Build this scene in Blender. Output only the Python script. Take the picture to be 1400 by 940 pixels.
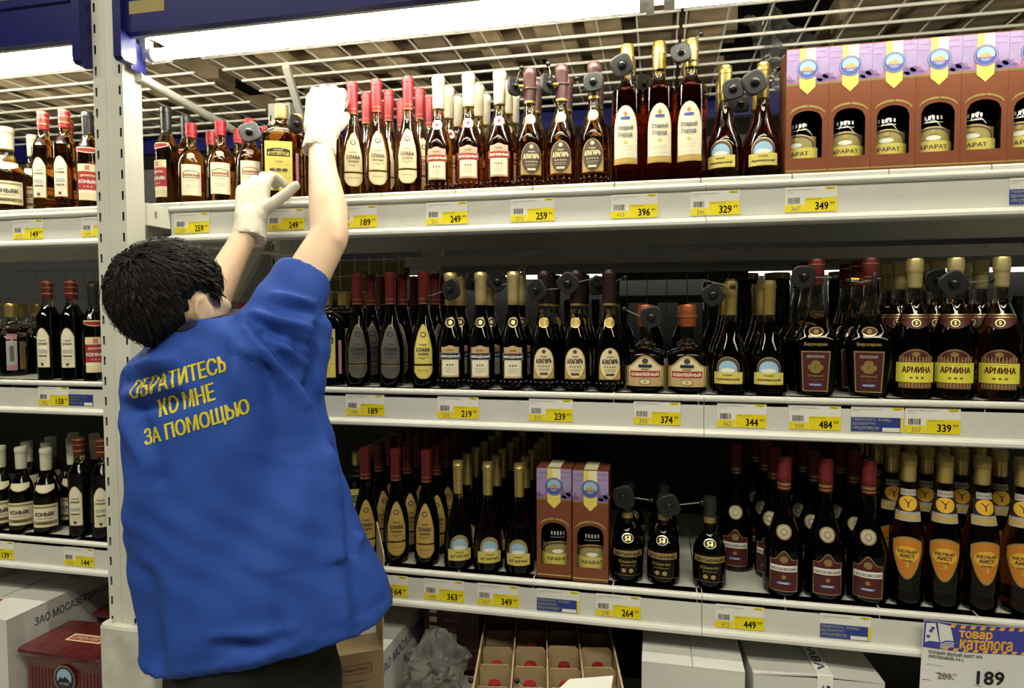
import bpy, bmesh, math, random
import numpy as np
from mathutils import Vector, Matrix
from mathutils.bvhtree import BVHTree

random.seed(7)
R = math.radians
SC = bpy.context.scene
COL = SC.collection
for o in list(bpy.data.objects):
    bpy.data.objects.remove(o)

# ------------------------------------------------------------------ camera
# metres; shelf fronts lie in the plane y = 0, shelves run along x, z is up
YAW, PITCH, ROLL = R(12.5), R(-2.54), R(-0.19)
fw = Vector((-math.sin(YAW) * math.cos(PITCH), math.cos(YAW) * math.cos(PITCH), math.sin(PITCH)))
rt = Vector((math.cos(YAW), math.sin(YAW), 0))
up = rt.cross(fw)
rt, up = math.cos(ROLL) * rt + math.sin(ROLL) * up, -math.sin(ROLL) * rt + math.cos(ROLL) * up
cd = bpy.data.cameras.new('camera')
cd.sensor_width = 36
cd.lens = 900 / 1400 * 36
cd.clip_start = 0.05
cam = bpy.data.objects.new('camera', cd)
COL.objects.link(cam)
cam.matrix_world = Matrix(((rt.x, up.x, -fw.x, 0), (rt.y, up.y, -fw.y, -1.5), (rt.z, up.z, -fw.z, 1.5), (0, 0, 0, 1)))
SC.camera = cam

# ------------------------------------------------------------------ world, lights, exposure
w = bpy.data.worlds.new('world')
SC.world = w
w.use_nodes = True
w.node_tree.nodes['Background'].inputs[0].default_value = (1.0, 0.94, 0.75, 1)
w.node_tree.nodes['Background'].inputs[1].default_value = 0.035
def area(name, loc, sx, sy, power, rot=(0, 0, 0), color=(1, 0.94, 0.75)):
    l = bpy.data.lights.new(name, 'AREA')
    l.shape = 'RECTANGLE'
    l.size, l.size_y, l.energy, l.color = sx, sy, power, color
    o = bpy.data.objects.new(name, l)
    o.location, o.rotation_euler = loc, rot
    COL.objects.link(o)
    return o
# rows of fluorescent luminaires under the hall ceiling, over the aisle
area('hall_lamp_row', (-1.2, -2.3, 3.9), 5.0, 0.32, 125)
area('hall_lamp_row', (1.8, -2.9, 3.9), 5.0, 0.32, 95)
area('hall_lamp_row', (0.0, 3.4, 3.9), 6.0, 0.16, 8)
TUBE_POWER = 62.0
vs = SC.view_settings
vs.view_transform = 'Standard'
vs.look = 'None'
vs.gamma = 1
vs.exposure = 0.0
vs.use_curve_mapping = False
SC.cycles.max_bounces = 10
SC.cycles.transmission_bounces = 8
SC.cycles.caustics_reflective = False
SC.cycles.sample_clamp_indirect = 4

# ------------------------------------------------------------------ materials
MATS = {}
def mat(name, col, rough=0.5, metal=0.0, trans=0.0, ior=1.45, noise=0.0, nscale=40, bump=0.0, bscale=200, emit=0.0, alpha=1.0, coat=0.0, sss=0.0, spec=0.5):
    if name in MATS:
        return MATS[name]
    m = bpy.data.materials.new(name)
    m.use_nodes = True
    nt = m.node_tree
    b = nt.nodes['Principled BSDF']
    c = (col[0], col[1], col[2], 1)
    b.inputs['Base Color'].default_value = c
    b.inputs['Roughness'].default_value = rough
    b.inputs['Metallic'].default_value = metal
    b.inputs['Transmission Weight'].default_value = trans
    b.inputs['IOR'].default_value = ior
    b.inputs['Alpha'].default_value = alpha
    b.inputs['Coat Weight'].default_value = coat
    b.inputs['Specular IOR Level'].default_value = spec
    if sss:
        b.inputs['Subsurface Weight'].default_value = sss
        b.inputs['Subsurface Radius'].default_value = (0.012, 0.005, 0.003)
        b.inputs['Subsurface Scale'].default_value = 0.6
    if emit:
        b.inputs['Emission Color'].default_value = c
        b.inputs['Emission Strength'].default_value = emit
    if noise or bump:
        tc = nt.nodes.new('ShaderNodeTexCoord')
    if noise:
        n = nt.nodes.new('ShaderNodeTexNoise')
        n.inputs['Scale'].default_value = nscale
        n.inputs['Detail'].default_value = 3
        nt.links.new(tc.outputs['Object'], n.inputs['Vector'])
        r = nt.nodes.new('ShaderNodeValToRGB')
        r.color_ramp.elements[0].position = 0.3
        r.color_ramp.elements[1].position = 0.7
        r.color_ramp.elements[0].color = tuple(x * (1 - noise) for x in col[:3]) + (1,)
        r.color_ramp.elements[1].color = tuple(min(1, x * (1 + noise * 0.5)) for x in col[:3]) + (1,)
        nt.links.new(n.outputs['Fac'], r.inputs['Fac'])
        nt.links.new(r.outputs['Color'], b.inputs['Base Color'])
    if bump:
        n2 = nt.nodes.new('ShaderNodeTexNoise')
        n2.inputs['Scale'].default_value = bscale
        nt.links.new(tc.outputs['Object'], n2.inputs['Vector'])
        bp = nt.nodes.new('ShaderNodeBump')
        bp.inputs['Strength'].default_value = bump
        bp.inputs['Distance'].default_value = 0.002
        nt.links.new(n2.outputs['Fac'], bp.inputs['Height'])
        nt.links.new(bp.outputs['Normal'], b.inputs['Normal'])
    MATS[name] = m
    return m

mat('white_paint', (0.72, 0.71, 0.63), 0.38, noise=0.06, nscale=9)
mat('lip_paint', (0.66, 0.66, 0.61), 0.32, noise=0.05, nscale=14)
mat('deck_paint', (0.62, 0.63, 0.56), 0.4, noise=0.06, nscale=12)
mat('post_paint', (0.68, 0.68, 0.60), 0.4, noise=0.08, nscale=7)
mat('worn_paint', (0.66, 0.66, 0.58), 0.45, noise=0.22, nscale=16)
mat('blue_paint', (0.009, 0.011, 0.115), 0.36, spec=0.3)
mat('wire_white', (0.75, 0.73, 0.64), 0.35)
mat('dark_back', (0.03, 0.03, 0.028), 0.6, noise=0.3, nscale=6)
mat('rail_dark', (0.05, 0.05, 0.045), 0.5)
mat('wire_grey', (0.35, 0.35, 0.32), 0.4, metal=0.4)
mat('lamp_white', (0.85, 0.84, 0.78), 0.3)
mat('tube_glow', (1.0, 0.95, 0.78), 0.3, emit=TUBE_POWER)
mat('tube_dim', (1.0, 0.95, 0.78), 0.3, emit=26.0)
mat('aisle_glow', (1.0, 0.97, 0.88), 0.3, emit=3.0)
mat('floor_tile', (0.32, 0.31, 0.28), 0.35, noise=0.15, nscale=3)
mat('hall_ceiling', (0.10, 0.095, 0.085), 0.8, noise=0.3, nscale=1.5)
mat('hall_wall', (0.42, 0.41, 0.36), 0.7, noise=0.1, nscale=2)
mat('board_wood', (0.50, 0.38, 0.22), 0.75, noise=0.35, nscale=14, bump=0.3, bscale=60)
mat('board_wood_dark', (0.27, 0.20, 0.12), 0.8, noise=0.35, nscale=14, bump=0.3, bscale=60)
mat('cardboard', (0.40, 0.29, 0.15), 0.8, noise=0.1, nscale=25)
mat('cardboard_edge', (0.52, 0.42, 0.24), 0.85)
mat('carton_white', (0.66, 0.66, 0.62), 0.55, noise=0.06, nscale=8)
mat('carton_white_inner', (0.42, 0.36, 0.26), 0.8)
mat('maroon_wrap', (0.10, 0.010, 0.012), 0.22, noise=0.35, nscale=12, coat=0.6)
mat('maroon_line', (0.22, 0.06, 0.05), 0.25)
mat('maroon_carton', (0.045, 0.006, 0.009), 0.4, noise=0.2, nscale=10)
mat('ink_black', (0.012, 0.012, 0.012), 0.6)
mat('ink_grey', (0.20, 0.20, 0.20), 0.6)
mat('ink_pale', (0.42, 0.42, 0.40), 0.6)
mat('ink_blue', (0.02, 0.03, 0.16), 0.6)
mat('ink_red', (0.35, 0.03, 0.03), 0.6)
mat('paper', (0.80, 0.79, 0.74), 0.5)
mat('paper_bright', (0.88, 0.87, 0.80), 0.45)
mat('tag_yellow', (0.80, 0.66, 0.008), 0.45)
mat('notice_blue', (0.025, 0.05, 0.26), 0.4)
mat('promo_blue', (0.05, 0.055, 0.34), 0.25)
mat('promo_orange', (0.78, 0.40, 0.05), 0.3)
mat('promo_paper', (0.70, 0.71, 0.69), 0.2, coat=0.4)
# bottles
def glass(name, col):
    m = mat(name, col, 0.03, trans=1.0, ior=1.42)
    return m
glass('glass_amber', (0.46, 0.165, 0.020))
glass('glass_dark', (0.11, 0.028, 0.006))
glass('glass_red', (0.36, 0.055, 0.010))
glass('glass_black', (0.006, 0.005, 0.004))  # black glass; on amber kinds it puts the lower shelves' shade into colour
glass('neck_amber', (0.96, 0.68, 0.22))
glass('neck_clear', (0.80, 0.74, 0.60))
glass('neck_dark', (0.05, 0.04, 0.03))
for n, c, rg, mt in [('cap_red', (0.30, 0.018, 0.026), 0.38, 0.1), ('cap_maroon', (0.13, 0.014, 0.016), 0.35, 0.2), ('cap_white', (0.60, 0.54, 0.40), 0.4, 0),
                     ('cap_gold', (0.55, 0.42, 0.13), 0.32, 0.75), ('cap_gold_pale', (0.66, 0.55, 0.25), 0.35, 0.6), ('cap_brown', (0.11, 0.055, 0.055), 0.35, 0.3),
                     ('cap_black', (0.02, 0.02, 0.022), 0.35, 0), ('cap_copper', (0.38, 0.10, 0.035), 0.35, 0.45), ('cap_dark', (0.035, 0.02, 0.016), 0.3, 0.2),
                     ('cap_cream', (0.60, 0.60, 0.44), 0.45, 0)]:
    mat(n, c, rg, mt)
for n, c in [('cream', (0.74, 0.64, 0.38)), ('cream_pale', (0.80, 0.74, 0.54)), ('tan', (0.52, 0.36, 0.17)), ('yellow_lab', (0.66, 0.56, 0.12)), ('armina_yellow', (0.72, 0.66, 0.06)),
             ('ochre', (0.50, 0.33, 0.08)), ('white_lab', (0.80, 0.78, 0.70)), ('red_lab', (0.33, 0.025, 0.03)), ('maroon_lab', (0.075, 0.012, 0.012)),
             ('brown_lab', (0.075, 0.050, 0.042)), ('grey_lab', (0.085, 0.08, 0.075)), ('dark_lab', (0.02, 0.017, 0.015)), ('navy_lab', (0.02, 0.025, 0.07)),
             ('blue_lab', (0.05, 0.09, 0.34)), ('sky_lab', (0.30, 0.50, 0.68)), ('orange_lab', (0.55, 0.20, 0.02)), ('orange_bright', (0.75, 0.42, 0.03)), ('pink_lab', (0.45, 0.20, 0.22)),
             ('salmon', (0.60, 0.40, 0.28)), ('olive_lab', (0.32, 0.27, 0.09)), ('stripe_brown', (0.18, 0.09, 0.05))]:
    mat(n, c, 0.5)
mat('gold_foil', (0.62, 0.47, 0.16), 0.3, 0.7)
mat('gold_dim', (0.36, 0.26, 0.08), 0.4, 0.5)
mat('silver_foil', (0.66, 0.63, 0.55), 0.3, 0.5)
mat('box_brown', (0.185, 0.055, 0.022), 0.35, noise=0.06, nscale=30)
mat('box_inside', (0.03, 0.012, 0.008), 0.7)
mat('box_lilac', (0.33, 0.26, 0.46), 0.35, noise=0.18, nscale=30)
mat('box_pink', (0.30, 0.14, 0.26), 0.35, noise=0.2, nscale=60)
mat('box_purple', (0.12, 0.09, 0.26), 0.35)
mat('box_ribbon', (0.74, 0.62, 0.14), 0.35)
mat('box_ribbon_pale', (0.80, 0.76, 0.50), 0.35)
mat('box_green', (0.20, 0.18, 0.04), 0.4)
mat('tag_black', (0.012, 0.012, 0.012), 0.45)
mat('tag_knob', (0.012, 0.012, 0.012), 0.22)
mat('tag_wire', (0.50, 0.48, 0.42), 0.3, 0.7)
mat('tag_brass', (0.55, 0.36, 0.05), 0.3, 0.7)
mat('film', (0.85, 0.85, 0.80), 0.16, trans=0.92, ior=1.05, bump=0.6, bscale=60)
mat('film_bag', (0.85, 0.85, 0.82), 0.12, trans=0.9, ior=1.12, bump=0.7, bscale=50)
# person
mat('skin', (0.80, 0.57, 0.39), 0.5, sss=0.2, noise=0.06, nscale=20)
mat('hair_dark', (0.009, 0.007, 0.006), 0.6, spec=0.25)
mat('smock_blue', (0.020, 0.070, 0.36), 0.72, bump=0.25, bscale=700, noise=0.05, nscale=12, spec=0.3)
mat('smock_yellow', (0.66, 0.55, 0.012), 0.6)
mat('navy_cloth', (0.008, 0.01, 0.03), 0.8)
mat('denim', (0.0045, 0.0045, 0.005), 0.8, noise=0.4, nscale=60, bump=0.4, bscale=300)
mat('glove_knit', (0.80, 0.76, 0.64), 0.9, bump=0.9, bscale=420, noise=0.06, nscale=60)
mat('shoe_black', (0.012, 0.012, 0.012), 0.4)
mat('eye_white', (0.8, 0.78, 0.74), 0.2)

# ------------------------------------------------------------------ mesh helpers
class MB:
    """collects faces with material names; build() links them as one mesh object"""
    def __init__(s):
        s.v, s.f, s.m, s.names, s.smooth = [], [], [], [], []
    def mi(s, name):
        if name not in s.names:
            s.names.append(name)
        return s.names.index(name)
    def add(s, verts, faces, m, smooth=False):
        k = len(s.v)
        s.v.extend([tuple(p) for p in verts])
        i = s.mi(m)
        for f in faces:
            s.f.append(tuple(k + q for q in f))
            s.m.append(i)
            s.smooth.append(smooth)
        return s
    def box(s, x0, x1, y0, y1, z0, z1, m):
        v = [(x, y, z) for z in (z0, z1) for y in (y0, y1) for x in (x0, x1)]
        return s.add(v, [(0, 2, 3, 1), (4, 5, 7, 6), (0, 1, 5, 4), (2, 6, 7, 3), (0, 4, 6, 2), (1, 3, 7, 5)], m)
    def prism_x(s, prof, x0, x1, m, smooth=False):
        n = len(prof)
        v = [(x0, y, z) for y, z in prof] + [(x1, y, z) for y, z in prof]
        fs = [(i, (i + 1) % n, n + (i + 1) % n, n + i) for i in range(n)]
        fs += [tuple(range(n))[::-1], tuple(range(n, 2 * n))]
        return s.add(v, fs, m, smooth)
    def quad(s, a, b, c, d, m):
        return s.add([a, b, c, d], [(0, 1, 2, 3)], m)
    def lathe(s, prof, m, seg=20, c=(0, 0, 0), smooth=True, axis=None):
        return s.loft([(z, r, r, 2) for z, r in prof], m, seg, c, smooth, axis)
    def loft(s, prof, m, seg=24, c=(0, 0, 0), smooth=True, axis=None):
        v, fs = [], []
        for z, rx, ry, n in prof:
            for k in range(seg):
                a = 2 * math.pi * (k + 0.5) / seg
                ca, sa = math.cos(a), math.sin(a)
                x = math.copysign(abs(ca) ** (2 / n), ca) * rx
                y = math.copysign(abs(sa) ** (2 / n), sa) * ry
                v.append((x, y, z))
        for i in range(len(prof) - 1):
            for k in range(seg):
                k2 = (k + 1) % seg
                fs.append((i * seg + k, i * seg + k2, (i + 1) * seg + k2, (i + 1) * seg + k))
        fs.append(tuple(range(seg))[::-1])
        t = (len(prof) - 1) * seg
        fs.append(tuple(range(t, t + seg)))
        if axis is not None:
            q = Vector((0, 0, 1)).rotation_difference(Vector(axis).normalized())
            v = [q @ Vector(p) for p in v]
        v = [(p[0] + c[0], p[1] + c[1], p[2] + c[2]) for p in v]
        return s.add(v, fs, m, smooth)
    def tube(s, pts, r, m, seg=8, r_end=None, smooth=True):
        pts = [Vector(p) for p in pts]
        v, fs = [], []
        n = len(pts)
        ref = None
        for i, p in enumerate(pts):
            d = (pts[min(i + 1, n - 1)] - pts[max(i - 1, 0)]).normalized()
            if ref is None:
                ref = d.orthogonal().normalized()
            ref = (ref - d * ref.dot(d)).normalized()
            b = d.cross(ref)
            rr = r if r_end is None else r + (r_end - r) * i / max(1, n - 1)
            for k in range(seg):
                a = 2 * math.pi * k / seg
                v.append(p + ref * (math.cos(a) * rr) + b * (math.sin(a) * rr))
        for i in range(n - 1):
            for k in range(seg):
                k2 = (k + 1) % seg
                fs.append((i * seg + k, i * seg + k2, (i + 1) * seg + k2, (i + 1) * seg + k))
        fs.append(tuple(range(seg))[::-1])
        fs.append(tuple(range((n - 1) * seg, n * seg)))
        return s.add(v, fs, m, smooth)
    def ball(s, c, rad, m, seg=16, rings=10, rot=None):
        if not hasattr(rad, '__len__'):
            rad = (rad,) * 3
        v, fs = [], []
        for i in range(rings + 1):
            t = math.pi * i / rings
            t = min(max(t, 0.02), math.pi - 0.02)
            for k in range(seg):
                a = 2 * math.pi * k / seg
                p = Vector((math.sin(t) * math.cos(a) * rad[0], math.sin(t) * math.sin(a) * rad[1], -math.cos(t) * rad[2]))
                if rot is not None:
                    p = rot @ p
                v.append(p + Vector(c))
        for i in range(rings):
            for k in range(seg):
                k2 = (k + 1) % seg
                fs.append((i * seg + k, i * seg + k2, (i + 1) * seg + k2, (i + 1) * seg + k))
        fs.append(tuple(range(seg))[::-1])
        fs.append(tuple(range(rings * seg, (rings + 1) * seg)))
        return s.add(v, fs, m, True)
    def capsule(s, a, ra, b, rb, m, seg=16):
        a, b = Vector(a), Vector(b)
        s.ball(a, ra, m, seg, 8)
        s.ball(b, rb, m, seg, 8)
        return s.tube([a, b], ra, m, seg, rb)
    def mesh(s, name):
        me = bpy.data.meshes.new(name)
        me.from_pydata(s.v, [], s.f)
        for n in s.names:
            me.materials.append(MATS[n])
        me.polygons.foreach_set('material_index', s.m)
        me.polygons.foreach_set('use_smooth', s.smooth)
        me.update()
        if any(s.smooth):
            me.set_sharp_from_angle(angle=R(38))
        return me
    def build(s, name, parent=None, loc=None, me=None):
        return place(name, s.mesh(name), parent, loc)

def place(name, me, parent=None, loc=None):
    o = bpy.data.objects.new(name, me)
    COL.objects.link(o)
    if parent is not None:
        o.parent = parent
    if loc is not None:
        o.location = loc
    return o
def tag(o, label, cat, group=None):
    o['label'] = label
    o['category'] = cat
    if group:
        o['group'] = group
    return o
def thing(name, label, cat, loc=(0, 0, 0), rz=0.0, group=None):
    o = bpy.data.objects.new(name, None)
    o.empty_display_size = 0.05
    COL.objects.link(o)
    o.location = loc
    o.rotation_euler = (0, 0, rz)
    return tag(o, label, cat, group)
def structure(o):
    o['kind'] = 'structure'
    return o
def dup(root, loc, rz, label, group=None):
    r = root.copy()
    COL.objects.link(r)
    r.location = loc
    r.rotation_euler = (0, 0, rz)
    r['label'] = label
    if group:
        r['group'] = group
    elif 'group' in r:
        del r['group']
    for ch in list(root.children):
        c = ch.copy()
        COL.objects.link(c)
        c.parent = r
        for g in ch.children:
            d = g.copy()
            COL.objects.link(d)
            d.parent = c
    return r

_TX = {}
def _raw_text(s, bold=0.0):
    c = bpy.data.curves.new('lettering', 'FONT')
    c.body = s
    c.resolution_u = 1 if len(s) > 14 else 2
    c.offset = bold
    o = bpy.data.objects.new('lettering', c)
    COL.objects.link(o)
    bpy.context.view_layer.update()
    dg = bpy.context.evaluated_depsgraph_get()
    ev = o.evaluated_get(dg)
    me = ev.to_mesh()
    v = [(p.co.x, p.co.y) for p in me.vertices]
    f = [tuple(p.vertices) for p in me.polygons]
    ev.to_mesh_clear()
    bpy.data.objects.remove(o)
    bpy.data.curves.remove(c)
    return v, f
def text2d(s, bold=0.0):
    """flat outline of a string, scaled to a unit box: verts (0..1, 0..1), faces
    (the soft sign of the font fills its bowl, so it is made from a flipped letter)"""
    key = (s, bold)
    if key in _TX:
        return _TX[key]
    t = s.replace('Ы', 'ЬI')
    body = t.replace('Ь', 'Р')
    v, f = _raw_text(body, bold)
    for i, ch in enumerate(t):
        if ch == 'Ь':
            x0 = max(p[0] for p in _raw_text(body[:i], bold)[0]) + .002 if body[:i].strip() else -9
            x1 = max(p[0] for p in _raw_text(body[:i + 1], bold)[0]) + .002
            ids = [k for k, p in enumerate(v) if x0 < p[0] <= x1]
            ya = min(v[k][1] for k in ids); yb = max(v[k][1] for k in ids)
            for k in ids:
                v[k] = (v[k][0], ya + yb - v[k][1])
    x0 = min(p[0] for p in v); x1 = max(p[0] for p in v)
    y0 = min(p[1] for p in v); y1 = max(p[1] for p in v)
    v = [((p[0] - x0) / (x1 - x0), (p[1] - y0) / (y1 - y0)) for p in v]
    _TX[key] = (v, f)
    return _TX[key]
def put_text(mb, s, m, fn, u, v, wd, ht, bold=0.0):
    """string centred on (u, v), width wd, height ht, mapped by fn(u, v)"""
    vs_, fs_ = text2d(s, 0.0)
    k = min(ht * 0.05, wd * 0.02) if bold >= .008 else 0
    for du, dv in (((0, 0),) if not k else ((-k, 0), (k, 0), (0, k), (0, -k))):
        mb.add([fn(u + du - wd / 2 + a * wd, v + dv - ht / 2 + b * ht) for a, b in vs_], fs_, m)
def front(x, y, z):
    """maps (u, v) to a plane that faces -y at origin (x, y, z)"""
    return lambda off=0.0: (lambda u, v: (x + u, y - off, z + v))
def frect(mb, m, fn, u0, u1, v0, v1):
    mb.add([fn(u0, v0), fn(u1, v0), fn(u1, v1), fn(u0, v1)], [(0, 1, 2, 3)], m)
def fpoly(mb, m, fn, pts):
    mb.add([fn(*p) for p in pts], [tuple(range(len(pts)))], m)
def fdisc(mb, m, fn, u, v, ru, rv, n=20):
    fpoly(mb, m, fn, [(u + ru * math.cos(2 * math.pi * k / n), v + rv * math.sin(2 * math.pi * k / n)) for k in range(n)])
# ------------------------------------------------------------------ the hall
ZT, ZM, ZL = 1.784, 1.322, 0.878            # lip heights of the three shelves
ZTD = 1.796                                  # top deck stands a little above its lip
mb = MB(); mb.box(-8, 8, -6, 7, -0.05, 0, 'floor_tile'); structure(mb.build('floor'))
mb = MB(); mb.box(-8, 8, -6, 7, 4.6, 4.7, 'hall_ceiling'); structure(mb.build('ceiling'))
mb = MB(); mb.box(-8, 8, 6.9, 7, 0, 4.6, 'hall_wall'); structure(mb.build('wall_back'))

# ------------------------------------------------------------------ rack upright with slots
def upright(name, x0, x1, y0, y1, z0, z1, label, slots=True):
    t = thing(name, label, 'rack post', ((x0 + x1) / 2, (y0 + y1) / 2, 0))
    cx, cy = t.location.x, t.location.y
    mb = MB()
    X0, X1, Y0, Y1 = x0 - cx, x1 - cx, y0 - cy, y1 - cy
    us = [X0, X0 + 0.006, X0 + 0.0115, X1 - 0.0115, X1 - 0.006, X1]
    zs = [z0]
    z = z0 + 0.03
    while z < z1 - 0.03:
        zs += [z, z + 0.021]
        z += 0.05
    zs.append(z1)
    for i in range(len(zs) - 1):
        for k in range(5):
            if slots and i % 2 == 1 and k in (1, 3):
                continue
            mb.quad((us[k], Y0, zs[i]), (us[k + 1], Y0, zs[i]), (us[k + 1], Y0, zs[i + 1]), (us[k], Y0, zs[i + 1]), 'post_paint')
    # shallow rib down the middle of the face
    mb.box(X0 + 0.034, X0 + 0.037, Y0 - 0.0012, Y0, z0, z1, 'post_paint')
    mb.quad((X1, Y0, z0), (X1, Y1, z0), (X1, Y1, z1), (X1, Y0, z1), 'post_paint')
    mb.quad((X0, Y1, z0), (X0, Y0, z0), (X0, Y0, z1), (X0, Y1, z1), 'post_paint')
    mb.quad((X1, Y1, z0), (X0, Y1, z0), (X0, Y1, z1), (X1, Y1, z1), 'post_paint')
    mb.quad((X0, Y0, z1), (X1, Y0, z1), (X1, Y1, z1), (X0, Y1, z1), 'post_paint')
    mb.build('column', t)
    # added dark liner stands in for the shade inside the slots
    mb = MB(); mb.box(X0 + 0.004, X1 - 0.004, Y0 + 0.006, Y1 - 0.004, z0 + 0.01, z1 - 0.01, 'dark_back'); mb.build('slot_shade_liner', t)
    return t
p = upright('rack_post', -1.337, -1.253, -0.139, -0.080, 0.0, 2.42, 'tall white slotted rack post beside the crouched blue-smocked worker, left of the long shelves'.replace('crouched ', ''))
mb = MB()
mb.loft([(0.0, 0.078, 0.055, 8), (0.735, 0.078, 0.055, 8), (0.742, 0.075, 0.052, 8), (0.742, 0.060, 0.040, 8), (0.735, 0.058, 0.038, 8)], 'worn_paint', 24, (0.03, -0.008, 0), False)
mb.build('foot_sleeve', p)['label'] = 'scuffed white sleeve around the foot of the post'
upright('rack_post', -1.337, -1.253, 0.60, 0.66, 0.0, 2.24, 'white slotted rear rack post seen between the raised arms')
upright('rack_post', -0.80, -0.73, 0.665, 0.70, 0.0, 2.25, 'white rear upright behind the middle shelf, just right of the raised arm')

# ------------------------------------------------------------------ shelves
LIP = [(0.03, 0.0), (-0.004, 0.0), (-0.0085, -0.003), (-0.0095, -0.007), (-0.0085, -0.011), (0.0, -0.0145), (0.0, -0.074), (-0.012, -0.0785), (-0.0145, -0.083), (-0.0145, -0.089), (-0.011, -0.092), (0.03, -0.092)]
def shelf(label, x0, x1, zlip, zdeck, seams, joints, depth=0.60):
    t = thing('shelf', label, 'shelf', ((x0 + x1) / 2, 0.3, zlip))
    cx, cy = t.location.x, 0.3
    xs = [x0] + joints + [x1]
    for a, b in zip(xs[:-1], xs[1:]):
        mb = MB(); mb.prism_x([(y - cy, z) for y, z in LIP], a + 0.0006 - cx, b - 0.0006 - cx, 'lip_paint'); mb.build('price_rail', t)
    xd = x0 if x0 < -2 else -1.338
    ds = sorted([xd] + [s_ for s_ in seams if xd < s_ < x1] + [x1])
    for a, b in zip(ds[:-1], ds[1:]):
        mb = MB()
        z = zdeck - zlip
        mb.prism_x([(0.0 - cy, z - 0.004), (0.003 - cy, z), (depth - cy, z), (depth - cy, z - 0.022), (depth - 0.015 - cy, z - 0.022), (depth - 0.015 - cy, z - 0.003), (0.031 - cy, z - 0.003), (0.031 - cy, z - 0.022), (0.0 - cy, z - 0.022)],
                   a + 0.0012 - cx, b - 0.0012 - cx, 'deck_paint')
        mb.build('deck_panel', t)
    mb = MB()
    for y in (0.06, depth - 0.05):
        mb.box(x0 + 0.01 - cx, x1 - 0.01 - cx, y - cy, y + 0.035 - cy, -0.075, zdeck - zlip - 0.0235, 'deck_paint')
    mb.build('stretcher', t)
    return t
SEAM = [-0.283 + 0.186 * k for k in range(-14, 12)]
for zl, zd, nm in ((ZT, ZTD, 'top'), (ZM, ZM, 'middle'), (ZL, ZL, 'lowest')):
    shelf('long white steel %s shelf with price rail right of the post' % nm, -1.245, 1.75, zl, zd, SEAM, [0.10])
    s = shelf('white steel %s shelf of the bay left of the post' % nm, -3.1, -1.342, zl, zd, SEAM, [-2.3])
    # hook bracket between the post and the long shelf
    if nm != 'top':
        continue
    mb = MB()
    mb.box(-0.006, 0.006, -0.08, 0.0, -0.055, 0.0, 'white_paint')
    mb.box(0.006, 0.0075, -0.055, -0.049, -0.034, -0.018, 'ink_grey')
    b = mb.build('shelf_bracket', None, (-1.252, 0, zl - 0.002))
    tag(b, 'white steel bracket hooking the %s shelf onto the slotted post' % nm, 'bracket', 'shelf brackets on the post')

# bottom deck the cartons stand on
t = thing('base_deck', 'low white base deck under the cartons', 'shelf', (0, 0, 0))
mb = MB(); mb.box(-1.16, 1.55, -0.24, 0.59, 0.30, 0.34, 'deck_paint'); mb.build('deck_panel', t)
mb = MB(); mb.box(-1.16, 1.55, -0.22, -0.20, 0.0, 0.30, 'white_paint'); mb.build('kick_plate', t)
t = thing('base_deck', 'low white base deck under the white and maroon cartons', 'shelf', (0, 0, 0))
mb = MB(); mb.box(-3.1, -1.375, -0.24, 0.59, 0.30, 0.34, 'deck_paint'); mb.build('deck_panel', t)
mb = MB(); mb.box(-3.1, -1.375, -0.22, -0.20, 0.0, 0.30, 'white_paint'); mb.build('kick_plate', t)
# added dark sheets stand in for the shade behind the lowest shelves
for x0, x1, z0, z1, lab in ((-1.25, 1.75, 0.0, 1.23, 'added dark sheet standing in for shade behind the lowest long shelf'), (-3.1, -1.34, 0.0, 1.23, 'added dark sheet standing in for shade behind the lowest left shelf')):
    mb = MB(); mb.box(x0, x1, 0.625, 0.64, z0, z1, 'dark_back'); tag(mb.build('dark_backdrop'), lab, 'panel')

for x0, x1, lab in ((-1.24, 1.75, 'added dark sheet standing in for shade behind the long top shelf bottles'), (-3.1, -1.35, 'added dark sheet standing in for shade behind the top left shelf')):
    mb = MB(); mb.box(x0, x1, 0.575, 0.59, 1.80, 2.03, 'ink_black'); tag(mb.build('dark_backdrop'), lab, 'panel')  # added black sheet in place of the darkness behind the bottles
# ------------------------------------------------------------------ far face of the rack and the aisle beyond
t = thing('rear_shelf', 'white rear shelf edge seen under the top shelf', 'shelf', (0, 0.98, 1.70))
mb = MB(); mb.box(-0.86, 1.8, -0.32, -0.30, -0.034, 0.0, 'lip_paint'); mb.build('rear_rail', t)
mb = MB()
for k in range(28):
    mb.box(-0.86 + 0.0937 * k, -0.858 + 0.0937 * k, -0.3205, -0.32, -0.012, 0.0, 'ink_grey')
mb.build('rail_notches', t)['kind'] = 'stuff'
for k in range(15):
    mb = MB(); mb.box(-0.86 + 0.178 * k, -0.683 + 0.178 * k, -0.30, 0.40, -0.024, -0.002, 'deck_paint'); mb.build('deck_panel', t)
mb = MB(); mb.box(-0.86, 1.8, 0.40, 0.415, -0.024, 0.03, 'lip_paint'); mb.build('price_rail', t)
t = thing('rear_shelf', 'middle shelf on the far face of the rack', 'shelf', (0, 1.0, 1.31))
mb = MB(); mb.box(-3.0, 1.8, -0.30, 0.40, -0.03, 0.0, 'deck_paint'); mb.build('deck_panel', t)
mb = MB(); mb.box(-3.0, 1.8, 0.40, 0.415, -0.07, 0.0, 'lip_paint'); mb.build('price_rail', t)
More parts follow.
